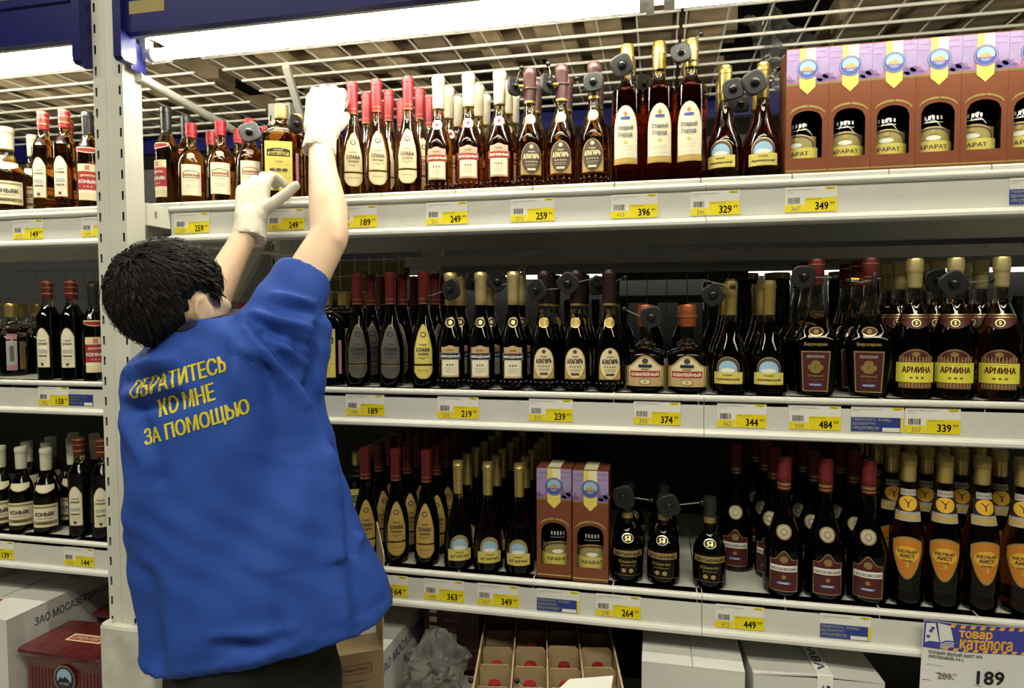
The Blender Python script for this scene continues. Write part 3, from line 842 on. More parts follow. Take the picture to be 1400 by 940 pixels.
# --- black capped bottle, red and cream label
def blackcap(name, glassm, neckm):
    K[name] = Kind(name, [(0, .026, C3), (.003, .0285), (.010, .029), (.150, .029), (.166, .0275), (.185, .019), (.200, .0135), (.215, .0122), (.250, .012)],
        [(.205, .0130), (.225, .0135), (.250, .0140), (.251, .0150), (.262, .0150), (.266, .0135)], 'cap_black', glassm, neckm, .188,
        [('rect', 'cream', 0, .022, .050, .018), ('rect', 'cream_pale', 0, .040, .050, .010), ('rect', 'red_lab', 0, .050, .050, .050), ('rect', 'cream', 0, .100, .050, .020), ('rect', 'pink_lab', 0, .103, .011, .013), ('T', 'КОНЬЯК', 'white_lab', 0, .072, .044, .009, .008), ('T', '* * *', 'cream', 0, .058, .020, .004), ('T', 'дагестан', 'cream', 0, .088, .034, .006)],
        neck=[('collar', 'cream', 0, .150, .060, .016), ('collar', 'red_lab', 0, .1525, .056, .011)])
blackcap('blackcap', 'glass_amber', 'neck_amber')
blackcap('blackcap_shaded', 'glass_black', 'neck_clear')  # copy for the middle shelf with its shade put into the glass
# --- white capped squat bottle with collar label
def whitecap(name, glassm, neckm, capm):
    K[name] = Kind(name, [(0, .030, C3), (.003, .0335), (.012, .0345), (.098, .0345), (.118, .0330), (.140, .0240), (.158, .0160), (.172, .0132), (.215, .0128)],
        [(.180, .0142), (.215, .0150), (.229, .0152), (.230, .0160), (.238, .0160), (.242, .0145)], capm, glassm, neckm, .148,
        [('rect', 'ochre', 0, .020, .068, .066), ('rect', 'cream_pale', 0, .0215, .066, .063), ('rect', 'olive_lab', 0, .075, .060, .006), ('rect', 'olive_lab', 0, .028, .060, .010), ('T', 'КОНЬЯК', 'brown_lab', 0, .058, .046, .0115, .008), ('T', 'темрюк', 'brown_lab', 0, .032, .034, .007, .008), ('T', 'российский', 'ink_grey', 0, .046, .032, .004)],
        neck=[('collar', 'cream', 0, .118, .050, .022), ('collar', 'cream_pale', 0, .1205, .046, .018)])
whitecap('whitecap', 'glass_amber', 'neck_amber', 'cap_white')
whitecap('whitecap_shaded2', 'glass_black', 'neck_dark', 'cap_black')
whitecap('whitecap_shaded', 'glass_black', 'neck_dark', 'cap_cream')  # lowest-shelf copy, shade put into the glass colour
# --- round flask with a copper cap
K['flask'] = Kind('flask', [(0, .034, C3), (.003, .0405), (.012, .0425), (.075, .0425), (.088, .0415), (.099, .012), (.106, .023), (.112, .0145), (.122, .0128), (.165, .0125)],
    [(.150, .0180), (.152, .0185), (.170, .0190), (.1705, .0205), (.176, .0205), (.1765, .0190), (.196, .0188), (.200, .017)], 'cap_copper', 'glass_black', 'neck_clear', .100,
    [('hump', 'gold_foil', 0, .012, .092, .074), ('hump', 'tan', 0, .0135, .089, .071), ('hump', 'cream', 0, .016, .080, .064), ('rect', 'tan', 0, .015, .086, .020), ('oval', 'brown_lab', 0, .066, .014, .013), ('rect', 'navy_lab', 0, .0575, .030, .007), ('rect', 'red_lab', 0, .036, .066, .014), ('T', 'ЮБИЛЕЙНЫЙ', 'cream_pale', 0, .043, .060, .0085, .010), ('T', 'КОНЬЯК', 'brown_lab', 0, .0535, .018, .003), ('oval', 'gold_foil', 0, .018, .026, .014), ('oval', 'cream', 0, .0195, .022, .011), ('T', '5', 'brown_lab', 0, .025, .006, .006)],
    [(.172, .175, 'gold_dim')], n=2.6, ratio=.8, seg=36)
# --- broad-shouldered decanter, maroon label
K['decanter'] = Kind('decanter', [(0, .034, C3), (.003, .037), (.010, .038), (.060, .0425), (.105, .0465), (.122, .0455), (.140, .0355), (.160, .0265), (.185, .0190), (.210, .0145), (.235, .0130), (.270, .0128)],
    [(.240, .0140), (.262, .0150), (.2625, .0160), (.292, .0162), (.297, .0145)], 'cap_maroon', 'glass_black', 'neck_clear', .150,
    [('rect', 'gold_foil', 0, .010, .058, .088, .86), ('rect', 'maroon_lab', 0, .0125, .053, .083, .86), ('T', 'БЕРЖЕРАК', 'silver_foil', 0, .086, .034, .0055, .008), ('oval', 'gold_dim', 0, .066, .018, .012), ('oval', 'gold_dim', -.008, .056, .015, .013), ('oval', 'gold_dim', .008, .056, .015, .013), ('oval', 'gold_dim', 0, .050, .020, .010), ('T', 'Старый', 'gold_foil', 0, .044, .030, .006), ('rect', 'blue_lab', 0, .022, .026, .006), ('T', 'КОНЬЯК', 'white_lab', 0, .025, .020, .0035, .008)] + lines('gold_dim', 0, .036, (.034, .010), .004, .0006),
    [(.245, .2465, 'gold_foil'), (.256, .2575, 'gold_foil'), (.284, .286, 'gold_foil')], n=3.2, ratio=.7, seg=36,
    neck=[('oval', 'gold_foil', 0, .130, .030, .020), ('oval', 'maroon_lab', 0, .132, .026, .016), ('oval', 'gold_foil', 0, .135, .010, .010), ('T', 'Бержерак', 'gold_foil', 0, .112, .046, .008)])
# --- cylindrical bottle, yellow name band
K['armina'] = Kind('armina', [(0, .033, C3), (.003, .0370), (.012, .0375), (.120, .0375), (.140, .0365), (.165, .0290), (.188, .0195), (.205, .0145), (.225, .0130), (.270, .0128)],
    [(.232, .0138), (.262, .0150), (.266, .0152), (.267, .0162), (.288, .0162), (.294, .0145)], 'cap_gold_pale', 'glass_dark', 'neck_clear', .196,
    [('dome', 'gold_dim', 0, .022, .066, .082), ('dome', 'stripe_brown', 0, .0235, .064, .079), ('oval', 'maroon_lab', 0, .080, .044, .020), ('oval', 'gold_dim', 0, .088, .014, .010), ('rect', 'gold_foil', 0, .034, .076, .042), ('rect', 'armina_yellow', 0, .0345, .076, .041), ('T', 'АРМИНА', 'maroon_lab', .002, .061, .052, .0125, .012), ('T', '★ ★ ★', 'brown_lab', .002, .0445, .026, .0055, .01), ('rect', 'olive_lab', 0, .0715, .03, .001)] + [('rect', 'ochre', -.028 + .0056 * q, .0245, .0012, .009) for q in range(11)] + [('rect', 'ochre', -.028 + .0056 * q, .077, .0012, .011) for q in range(11)],
    [(.233, .235, 'gold_dim'), (.262, .264, 'gold_dim')], neck=[('collar', 'maroon_lab', 0, .146, .060, .030), ('rect', 'gold_foil', 0, .1745, .054, .0018), ('rect', 'gold_foil', 0, .1695, .052, .0010), ('oval', 'gold_foil', 0, .150, .016, .016), ('oval', 'dark_lab', 0, .1515, .013, .013), ('T', '5', 'gold_foil', 0, .158, .004, .007, .008)])
# --- squat dark bottle, brass seal and gold band
K['yantar'] = Kind('yantar', [(0, .030, C3), (.004, .0360), (.014, .0378), (.075, .0370), (.092, .0345), (.108, .0260), (.120, .0170), (.130, .0130), (.145, .0122), (.175, .0122)],
    [(.160, .0132), (.175, .0140), (.180, .0150), (.198, .0150), (.204, .0135)], 'cap_black', 'glass_black', 'neck_dark', .118,
    [('rect', 'gold_dim', 0, .020, .070, .0008), ('rect', 'gold_dim', 0, .063, .075, .0145), ('rect', 'gold_foil', 0, .064, .075, .0125), ('T', 'ЯНТАРНЫЙ', 'dark_lab', 0, .0702, .060, .0085, .010), ('T', 'Коньяк', 'gold_dim', 0, .053, .040, .007), ('T', 'российский', 'gold_dim', 0, .044, .030, .004), ('oval', 'gold_foil', -.009, .027, .010, .010), ('oval', 'gold_foil', .007, .027, .010, .010)],
    [(.146, .159, 'gold_dim')], neck=[('oval', 'silver_foil', 0, .094, .027, .020), ('oval', 'dark_lab', 0, .0955, .024, .017), ('T', 'Я', 'gold_foil', 0, .104, .012, .010, .008)])
# --- tall decanter with a brass coin seal
K['coin'] = Kind('coin', [(0, .032, C3), (.004, .0395), (.016, .0415), (.080, .0415), (.110, .0400), (.135, .0330), (.160, .0245), (.185, .0180), (.210, .0145), (.235, .0130), (.275, .0128)],
    [(.232, .0138), (.252, .0142), (.253, .0154), (.262, .0154), (.263, .0148), (.300, .0152), (.305, .0135)], 'cap_maroon', 'glass_black', 'neck_dark', .165,
    [('ogee', 'gold_foil', 0, .016, .060, .090), ('ogee', 'maroon_lab', 0, .0175, .057, .0865), ('oval', 'gold_dim', 0, .079, .016, .015), ('rect', 'white_lab', 0, .060, .056, .0135), ('T', 'МОСКОВСКИЙ', 'ink_grey', 0, .0667, .051, .008, .008), ('oval', 'gold_dim', 0, .044, .009, .009), ('rect', 'blue_lab', 0, .032, .028, .006), ('T', 'КОНЬЯК', 'white_lab', 0, .035, .020, .0035)],
    [(.236, .238, 'gold_foil'), (.243, .248, 'gold_dim')], ribs=[(.010, .012, .0005)],
    neck=[('oval', 'gold_foil', 0, .128, .032, .032), ('oval', 'silver_foil', 0, .131, .025, .026), ('oval', 'gold_dim', 0, .136, .014, .016), ('oval', 'silver_foil', 0, .139, .009, .010)])
# --- tapering bottle with orange drop label and a printed neck
K['stork'] = Kind('stork', [(0, .030, C3), (.004, .0320), (.014, .0333), (.035, .0318), (.050, .0328), (.110, .0342), (.150, .0337), (.172, 0.0305), (.195, .0255), (.225, .0195), (.245, .0150), (.262, .0132), (.295, .0130)],
    [(.264, .0140), (.268, .0150), (.300, .0156), (.301, .0166), (.316, .0166), (.322, .0150)], 'cap_gold', 'glass_dark', 'neck_dark', .240,
    [('shield', 'gold_dim', 0, .060, .058, .092), ('shield', 'olive_lab', 0, .0615, .055, .0885), ('shield', 'orange_lab', 0, .0635, .051, .0845), ('oval', 'orange_bright', 0, .098, .044, .034), ('T', 'БЕЛЫЙ', 'brown_lab', 0, .121, .034, .0075, .010), ('T', 'АИСТ', 'brown_lab', 0, .111, .026, .0075, .010), ('T', 'КОНЬЯК', 'brown_lab', 0, .101, .018, .003), ('T', '3', 'yellow_lab', 0, .092, .007, .010, .010)],
    [(.265, .267, 'gold_dim'), (.298, .3, 'gold_dim')], ribs=[(.030, .033, .0012), (.044, .047, .0008)],
    neck=[('rect', 'silver_foil', 0, .183, .054, .020), ('rect', 'ochre', 0, .187, .050, .0085), ('rect', 'dark_lab', 0, .203, .046, .033), ('oval', 'orange_bright', 0, .204, .034, .031), ('T', 'Y', 'brown_lab', 0, .220, .016, .016, .0), ('rect', 'silver_foil', 0, .236, .028, .013), ('T', 'БЕЛЫЙ', 'ink_grey', 0, .2425, .022, .004, .008)])
# --- squat dark bottle turned so that its barcode label shows
K['barcode'] = Kind('barcode', [(0, .033, C3), (.003, .0365), (.010, .037), (.110, .037), (.128, .012), (.145, .026), (.158, .0175), (.170, .0145), (.195, .014)],
    [(.176, .0160), (.182, .0172), (.206, .0172), (.207, .0182), (.214, .0182), (.217, .0165)], 'cap_gold', 'glass_black', 'neck_clear', .140,
    [('rect', 'gold_dim', .028, .020, .018, .100), ('rect', 'ink_pale', 0, .018, .026, .108), ('rect', 'pink_lab', 0, .110, .026, .014), ('rect', 'pink_lab', 0, .020, .026, .014)] + [('rect', 'ink_black', 0, .045 + .0036 * q, .010, .0016) for q in range(13)],
    [(.207, .209, 'gold_dim')], neck=[('rect', 'maroon_lab', 0, .133, .04, .008)])

# --- the conical bottle as it shows through the carton windows
K['arm_box'] = Kind('arm_box', [(0, .034, C3), (.004, .0375), (.022, .0375), (.070, .0373), (.095, .035), (.120, .029), (.145, .020), (.170, .015), (.195, .0128), (.240, .0124)],
    [(.180, .0138), (.234, .0148), (.243, .0158), (.250, .014)], 'cap_gold', 'glass_dark', 'neck_clear', .165,
    [('rect', 'gold_dim', 0, .030, .085, .050), ('arch2', 'gold_foil', 0, .040, .080, .046), ('arch2', 'brown_lab', 0, .042, .074, .041), ('arch2', 'olive_lab', 0, .044, .066, .035), ('oval', 'white_lab', 0, .057, .026, .010), ('oval', 'gold_foil', 0, .070, .010, .009), ('rect', 'yellow_lab', 0, .028, .090, .028), ('T', 'АРАРАТ', 'brown_lab', 0, .044, .050, .008, .008)],
    neck=[('rect', 'silver_foil', 0, .094, .036, .0010)] + [('rect', 'silver_foil', -.014 + .007 * q, .100, .0035, .008) for q in range(5)])
# ------------------------------------------------------------------ stock on the shelves
def which(i, n):
    if n == 1: return ''
    if n == 2: return ', ' + ('left', 'right')[i] + ' of two'
    if n == 3: return ', ' + ('leftmost', 'middle', 'rightmost')[i] + ' of three'
    return ', ' + ('leftmost', 'second', 'third', 'fourth', 'fifth', 'sixth')[i] + ' of four'
rb = random.Random(11)
def face_cam(x, y):
    return math.atan2(-x, y + 1.5)
def row(kind, xs, z, text, group, y=0.05, turn=None, back=2, back_text=None, back_kind=None, back_group=None, pitch=0.08, name='bottle', dx=0.0):
    k = K[kind]
    fronts = []
    for i, x in enumerate(xs):
        yy = y[i] if hasattr(y, '__len__') else y
        rz = face_cam(x, yy) + R((turn[i] if turn else 0) + rb.uniform(-3, 3))
        o = k.make((x, yy, z), rz, text + which(i, len(xs)), group, name)
        fronts.append(o)
    bk = K[back_kind or kind]
    src = None
    for i, x in enumerate(xs):
        yy = y[i] if hasattr(y, '__len__') else y
        nb = back[i] if hasattr(back, '__len__') else back
        for j in range(nb):
            loc = (x + rb.uniform(-.0012, .0012) + dx * (j + 1), yy + pitch * (j + 1) + rb.uniform(-.003, .003), z)
            rz = face_cam(x, yy) + R(rb.uniform(-25, 25))
            w_ = {1: ('the front one',), 2: ('the left one', 'the right one'), 3: ('the leftmost', 'the middle one', 'the rightmost'), 4: ('the leftmost', 'the second', 'the third', 'the fourth')}[len(xs)][i]
            lab = '%s, %s row behind %s' % (back_text, ('second', 'third', 'fourth', 'fifth', 'sixth')[j], w_)
            if src is None:
                src = bk.make(loc, rz, lab, back_group or group + ', back rows', name)
            else:
                dup(src, loc, rz, lab, back_group or group + ', back rows')
    return fronts

# top shelf, left bay
z = ZTD
wc = row('whitecap', [-1.825], z, 'amber bottle with white capsule and cream label, far left of the top shelf', 'white-capped bottles on the top left shelf', back=1, turn=[-8], back_text='white-capped bottle at far left, top shelf')
wc[0].scale = (1.3, 1.3, 1.0)
row('slim', [-1.694, -1.622], z, 'slim amber bottle with red and gold cap, top left shelf', 'red-capped slim bottles on the top left shelf', turn=[-22, -22], back=1, back_text='red-capped slim bottle on the top left shelf')
row('blackcap', [-1.546], z, 'black-capped bottle with red and cream label, top shelf touching the post', 'black-capped bottle on the top left shelf', turn=[-4], back=0)
# top shelf, long bay
row('blackcap', [-1.302], z, 'black-capped dark bottle on the top shelf just right of the post', 'black-capped bottles right of the post', y=0.06, turn=[-55], back=0)
row('blackcap', [-1.300], z, 'black-capped bottle with red label behind the one next to the post', 'black-capped bottles right of the post', y=0.135, turn=[10], back=0)
row('kin', [-1.221, -1.132, -1.045], z, 'squat amber bottle with red screw cap, cream label, top shelf', 'squat red-capped bottles on the top shelf', y=0.055, back=1, turn=[-2, -8, -4], back_text='squat red-capped bottle on the top shelf')
row('kenig', [-0.947], z, 'square amber flask with big yellow label beside the left glove', 'square flasks on the top shelf', y=0.045, turn=[-6], back=1, back_text='square amber flask beside the left glove')
row('kenig', [-0.838], z, 'square amber flask with yellow label gripped by the raised right glove', 'square flasks on the top shelf', y=0.055, turn=[8], back=0)
row('slava_red', [-0.751, -0.685, -0.602], z, 'amber bottle with red capsule and arched cream label, top shelf', 'red-capsuled bottles on the top shelf', y=[.05, .047, .047], turn=[0, 2, -6], back=2, back_text='red-capsuled amber bottle on the top shelf')
row('zvezd_white', [-0.524, -0.448, -0.371], z, 'amber bottle with white capsule and red name banner, top shelf', 'white-capsuled bottles on the top shelf', y=.047, turn=[-10, -6, -4], back=2, back_text='white-capsuled amber bottle on the top shelf')
row('alagir_dark', [-0.298, -0.223, -0.147], z, 'amber bottle with brown capsule and dark oval label, top shelf', 'brown-capsuled bottles on the top shelf', y=.047, turn=[8, -4, -4], back=1, back_text='brown-capsuled amber bottle on the top shelf')
row('gorod', [-0.072, -0.001, 0.069], z, 'tall reddish bottle with gold cap and long cream arched label', 'tall gold-capped bottles on the top shelf', y=.045, turn=[-8, 3, -4], back=1, back_text='tall gold-capped bottle with long arched label')
row('arm_red', [0.143, 0.222], z, 'conical gold-capped bottle beside the gift cartons on the top shelf', 'conical bottles on the top shelf', y=.055, turn=[-12, 3], back=1, pitch=.085, back_text='conical gold-capped bottle beside the gift cartons')

# middle shelf, left bay
z = ZM
row('barcode', [-1.985, -1.905], z, 'squat dark bottle turned to show its barcode label, middle left shelf', 'barcode-side bottles on the middle left shelf', y=[.13, .115], turn=[-4, -2], back=1, pitch=.085, back_text='squat gold-capped dark bottle on the middle left shelf')
row('slim_shaded', [-1.699, -1.619], z, 'slim dark bottle with maroon cap and cream upright label, middle left shelf', 'slim bottles on the middle left shelf', turn=[-24, -20], back=[2, 1], back_text='slim maroon-capped bottle on the middle left shelf')
row('blackcap_shaded', [-1.545], z, 'black-capped bottle with red and cream label, middle left shelf against the post', 'black-capped bottle on the middle left shelf', turn=[2], back=0)
# middle shelf, long bay
row('kin', [-1.16], z, 'squat red-capped bottle on the middle shelf below the left forearm', 'squat bottles behind the left forearm on the middle shelf', y=.10, back=1, back_kind='kin', back_text='squat red-capped bottle below the left forearm')
row('kenig_shaded', [-0.835], z, 'square dark flask with yellow label right beside the blue sleeve', 'square flasks on the middle shelf', y=.055, turn=[-10], back=3, pitch=.1, back_text='square gold-capped flask beside the blue sleeve')
row('slava_grey', [-0.746, -0.656], z, 'black bottle with maroon capsule and dark grey arched label, middle shelf', 'grey-labelled bottles on the middle shelf', back=3, pitch=.085, back_text='maroon-capsuled bottle of the grey-labelled pair')
row('slava_yellow', [-0.568], z, 'black bottle with maroon capsule and yellow arched label, middle shelf', 'yellow-labelled bottle on the middle shelf', turn=[-4], back=2, pitch=.085, back_kind='slava_grey', back_text='maroon-capsuled bottle of the yellow-labelled kind')
row('zvezd_gold', [-0.498, -0.421, -0.340], z, 'black bottle with gold capsule and dark blue name banner, middle shelf', 'blue-bannered bottles on the middle shelf', turn=[-6, -6, -4], back=1, back_text='gold-capsuled blue-bannered bottle')
row('alagir_cream', [-0.265, -0.189, -0.112], z, 'black bottle with dark capsule and cream oval label, middle shelf', 'cream-oval bottles on the middle shelf', turn=[-2, -4, 6], back=2, back_text='dark-capsuled cream-oval bottle')
row('flask', [-0.028, 0.067], z, 'round dark flask with copper cap and orange label', 'copper-capped flasks', y=.055, turn=[-2, -2], back=1, pitch=.1, back_text='copper-capped round flask')
row('arm_dark', [0.160, 0.241], z, 'conical dark bottle with gold cap and landscape label, middle shelf', 'conical bottles on the middle shelf', y=.055, turn=[-6, 4], back=2, pitch=.09, back_text='conical gold-capped bottle on the middle shelf')
row('decanter', [0.338, 0.446], z, 'broad-shouldered black decanter with maroon label, middle shelf', 'broad-shouldered decanters', y=.055, turn=[2, 2], back=2, pitch=.085, dx=-.002, back_text='broad-shouldered maroon-capped decanter')
row('armina', [0.532, 0.609, 0.694], z, 'dark bottle with gold cap and bright yellow name band', 'yellow-banded bottles', y=.055, turn=[8, 4, 2], back=2, pitch=.09, dx=.0, back_text='yellow-banded gold-capped bottle')
row('arm_dark', [0.780], z, 'conical dark bottle cut by the right edge on the middle shelf', 'conical bottle at the right edge', y=.06, back=0)

# lowest shelf, left bay
z = ZL
row('whitecap_shaded', [-1.890, -1.813, -1.725], z, 'dark bottle with pale capsule and cream label, lowest left shelf', 'pale-capsuled bottles on the lowest left shelf', y=.05, turn=[-10, -14, -14], back=[3, 3, 2], pitch=.075, dx=.01, back_text='pale-capsuled bottle on the lowest left shelf')
row('whitecap_shaded', [-1.640], z, 'pale-capsuled dark bottle between the row and the slim bottles', 'pale-capsuled bottles on the lowest left shelf', y=.16, turn=[0], back=0)
row('slim_shaded', [-1.604, -1.527], z, 'slim dark bottle with maroon cap and cream label, lowest left shelf', 'slim bottles on the lowest left shelf', y=.045, turn=[-20, -8], back=0)
# lowest shelf, long bay
row('kenig_shaded', [-0.817], z, 'square dark flask half hidden by the blue smock on the lowest shelf', 'square flasks on the lowest shelf', y=.19, back=3, pitch=.09, dx=.0, back_text='square flask by the smock on the lowest shelf')
row('slava_brown', [-0.73, -0.647, -0.565], z, 'black bottle with maroon capsule and brown arched label, lowest shelf', 'brown-labelled bottles on the lowest shelf', y=.05, turn=[0, 0, -8], back=5, pitch=.08, back_text='maroon-capsuled brown-labelled bottle on the lowest shelf')
row('agarak', [-0.481, -0.405, -0.326], z, 'slender gold-capped bottle with landscape label, lowest shelf', 'slender gold-capped bottles on the lowest shelf', y=.047, turn=[2, 6, -6], back=5, pitch=.085, back_text='slender gold-capped bottle on the lowest shelf')
row('yantar', [-0.068, 0.016, 0.119], z, 'squat black bottle with brass seal and gold band, lowest shelf', 'squat black bottles on the lowest shelf', y=.055, turn=[4, -6, 2], back=[2, 2, 0], pitch=.09, back_text='squat black bottle on the lowest shelf')
row('coin', [0.190], z, 'coin-sealed black bottle set back beside the squat black ones', 'coin-sealed bottles on the lowest shelf', y=.18, turn=[0], back=0)
row('coin', [0.277, 0.363, 0.450], z, 'tall black bottle with brass coin seal and maroon label', 'coin-sealed bottles on the lowest shelf', y=.05, turn=[4, 8, 4], back=3, pitch=.09, dx=-.006, back_text='coin-sealed bottle of the front three')
row('stork', [0.527, 0.597, 0.667, 0.742], z, 'dark bottle with gold cap and orange drop label', 'orange drop-labelled bottles', y=.05, turn=[2, 6, 20, 10], back=3, pitch=.085, dx=-.006, back_text='orange drop-labelled bottle')
# dark stock on the far face of the rack
src = None
for k in range(19):
    p = (-.70 + .098 * k + rb.uniform(-.006, .006), .80 + rb.uniform(-.01, .02), 1.31)
    lab = 'shadowed bottle on the far face of the rack, %s from left' % 'first second third fourth fifth sixth seventh eighth ninth tenth eleventh twelfth thirteenth fourteenth fifteenth sixteenth seventeenth eighteenth nineteenth'.split()[k]
    if src is None:
        src = K['whitecap_shaded2'].make(p, 3.1, lab, 'shadowed bottles on the far face')
    else:
        dup(src, p, 3.1 + rb.uniform(-.3, .3), lab, 'shadowed bottles on the far face')
# gold-lidded jars on the far face
jar = MB()
jar.lathe([(0, .04), (.003, .044), (.29, .044), (.31, .040)], 'glass_black', 18)
jarcap = MB(); jarcap.lathe([(.311, .042), (.313, .044), (.332, .044), (.335, .040)], 'cap_gold', 18)
ords6 = ['first', 'second', 'third', 'fourth', 'fifth', 'sixth']
jg, jc = jar.mesh('glass_body'), jarcap.mesh('lid')
for k in range(6):
    t = thing('jar', 'gold-lidded tall jar on the far face, %s from left' % ords6[k], 'jar', (0.20 + 0.105 * k, 0.98, 1.31), 0, 'gold-lidded jars')
    place('glass_body', jg, t); place('lid', jc, t)

# ------------------------------------------------------------------ gift cartons
BW, BD, BH = 0.0825, 0.086, 0.262
def carton_meshes(top_lilac):
    w_ = BW / 2
    body = MB()
    arch = lambda u: .113 + .020 * math.sqrt(max(0, 1 - (u / .0305) ** 2))
    F = lambda u, v: (u, -BD / 2, v)
    frect(body, 'box_brown', F, -w_, -.0305, 0, BH)
    frect(body, 'box_brown', F, .0305, w_, 0, BH)
    frect(body, 'box_brown', F, -.0305, .0305, 0, .034)
    N = 12
    for i in range(N):
        a, b = -.0305 + .061 * i / N, -.0305 + .061 * (i + 1) / N
        fpoly(body, 'box_brown', F, [(a, arch(a)), (b, arch(b)), (b, BH), (a, BH)])
        # thickness of the window edge
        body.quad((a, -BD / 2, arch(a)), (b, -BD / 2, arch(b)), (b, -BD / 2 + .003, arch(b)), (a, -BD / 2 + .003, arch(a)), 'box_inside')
    for s_ in (-1, 1):
        body.quad((s_ * w_, -BD / 2, 0), (s_ * w_, BD / 2, 0), (s_ * w_, BD / 2, BH), (s_ * w_, -BD / 2, BH), 'box_brown')
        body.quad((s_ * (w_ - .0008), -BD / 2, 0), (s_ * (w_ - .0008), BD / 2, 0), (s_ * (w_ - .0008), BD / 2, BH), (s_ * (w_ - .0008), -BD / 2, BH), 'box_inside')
    body.quad((-w_, BD / 2, 0), (w_, BD / 2, 0), (w_, BD / 2, BH), (-w_, BD / 2, BH), 'box_brown')
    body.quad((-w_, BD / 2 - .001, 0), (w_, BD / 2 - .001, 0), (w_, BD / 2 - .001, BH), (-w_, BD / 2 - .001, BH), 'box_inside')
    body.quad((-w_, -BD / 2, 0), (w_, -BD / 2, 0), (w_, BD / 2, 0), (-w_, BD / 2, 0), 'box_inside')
    lid = MB()
    lid.quad((-w_, -BD / 2, BH), (w_, -BD / 2, BH), (w_, BD / 2, BH), (-w_, BD / 2, BH), 'box_brown')
    lid.box(-w_, w_, -BD / 2 + .0, -BD / 2 + .002, BH, BH + .0015, 'box_brown')
    pr = MB()
    G = lambda o: (lambda u, v: (u, -BD / 2 - o, v))
    g = G(.0003)
    frect(pr, 'box_lilac', g, -w_, w_, .190, BH - .0005)
    frect(pr, 'box_green', g, -w_, w_, .186, .190)
    g = G(.0005)
    rm = random.Random(4)
    xs = [-w_ + BW * i / 14 for i in range(15)]
    hs = [.205 + .009 * math.sin(i * 1.9) + rm.uniform(-.004, .005) for i in range(15)]
    for i in range(14):
        fpoly(pr, 'box_pink', g, [(xs[i], .190), (xs[i + 1], .190), (xs[i + 1], hs[i + 1]), (xs[i], hs[i])])
    g = G(.0006)
    for u, v, a, b in ((.029, .199, .012, .008), (.037, .203, .008, .006), (.022, .195, .008, .004), (-.034, .197, .008, .003)):
        fdisc(pr, 'box_purple', g, u, v, a, b, 9)
    for v, a in ((.238, .02), (.250, .03)):
        frect(pr, 'box_pink', g, -w_ + .002, -w_ + .002 + a, v, v + .0015); frect(pr, 'box_pink', g, w_ - .004 - a, w_ - .004, v + .003, v + .0045)
    g = G(.0008)
    fpoly(pr, 'box_ribbon_pale', g, [(-.0155, .205), (.0155, .205), (.0155, BH), (-.0155, BH)])
    fpoly(pr, 'box_ribbon', g, [(-.0155, .182), (0, .167), (.0155, .182), (.0155, .205), (-.0155, .205)])
    frect(pr, 'box_ribbon', G(.0009), -.0155, -.004, .205, BH)
    fdisc(pr, 'box_purple', G(.0011), 0, .219, .0222, .0215, 28)
    fdisc(pr, 'silver_foil', G(.0012), 0, .219, .0205, .0198, 28)
    fdisc(pr, 'blue_lab', G(.0013), 0, .219, .0197, .0190, 28)
    fdisc(pr, 'sky_lab', G(.0014), 0, .222, .0160, .0140, 20)
    fpoly(pr, 'ochre', G(.0015), [(-.014, .216), (.014, .216), (.007, .221), (.001, .2265), (-.004, .222), (-.009, .2215)])
    frect(pr, 'box_purple', G(.0016), -.0150, .0150, .210, .2155)
    put_text(pr, 'АРАРАТ', 'cream_pale', G(.0017), 0, .2122, .018, .003)
    g2 = MB(); g3 = MB()
    for i in range(14):
        a, b = -.035 + .070 * i / 14, -.035 + .070 * (i + 1) / 14
        f2 = lambda u: .118 + .022 * math.sqrt(max(0, 1 - (u / .037) ** 2))
        fpoly(g2, 'gold_foil' if i % 7 else 'gold_dim', G(.0006), [(a, f2(a)), (b, f2(b)), (b, f2(b) + .0045), (a, f2(a) + .0045)])
    frect(g3, 'gold_foil', G(.0005), -w_ + .0005, w_ - .0005, .006, .0095)
    g4 = None
    if not top_lilac:
        g4 = MB(); g4.quad((-.0155, -BD / 2, BH + .0022), (.0155, -BD / 2, BH + .0022), (.0155, BD / 2, BH + .0022), (-.0155, BD / 2, BH + .0022), 'box_ribbon_pale')
    return body.mesh('carton_body'), lid.mesh('lid'), pr.mesh('printed_front'), g2.mesh('gold_arch'), g3.mesh('gold_line'), g4.mesh('ribbon') if g4 else None
CM = carton_meshes(True)
CL = carton_meshes(False)
kb = K['arm_box']
def carton(meshes, x, y, z, rz, label, group, bturn, sx=1.0):
    t = thing('gift_carton', label, 'gift box', (x, y, z), rz, group)
    place('carton_body', meshes[0], t); place('lid', meshes[1], t); place('printed_front', meshes[2], t)
    place('gold_arch', meshes[3], t); place('gold_line', meshes[4], t)
    if meshes[5]:
        place('ribbon', meshes[5], t)
    kb.make((x, y + .001, z + .001), face_cam(x, y) + R(bturn), 'bottle seen through the window of the ' + label.replace('brown gift carton with lilac top', 'gift carton'), group + ', bottles inside')
ords = ['leftmost', 'second', 'third', 'fourth', 'fifth', 'sixth']
for i, x in enumerate([0.305, 0.388, 0.471, 0.554, 0.637, 0.720]):
    carton(CM, x, .058, ZTD, 0, '%s brown gift carton with lilac top%s' % (ords[i], ' on the top shelf' if i == 0 else ' from left on the top shelf'), 'brown gift cartons on the top shelf', (-20, 5, 2, 12, -4, 0)[i])
for i, x in enumerate([-0.236, -0.150]):
    carton(CL, x, .058 - .006 * i, ZL, 0, '%s brown gift carton on the lowest shelf' % ('left' if i == 0 else 'right'), 'brown gift cartons on the lowest shelf', (4, 0)[i])

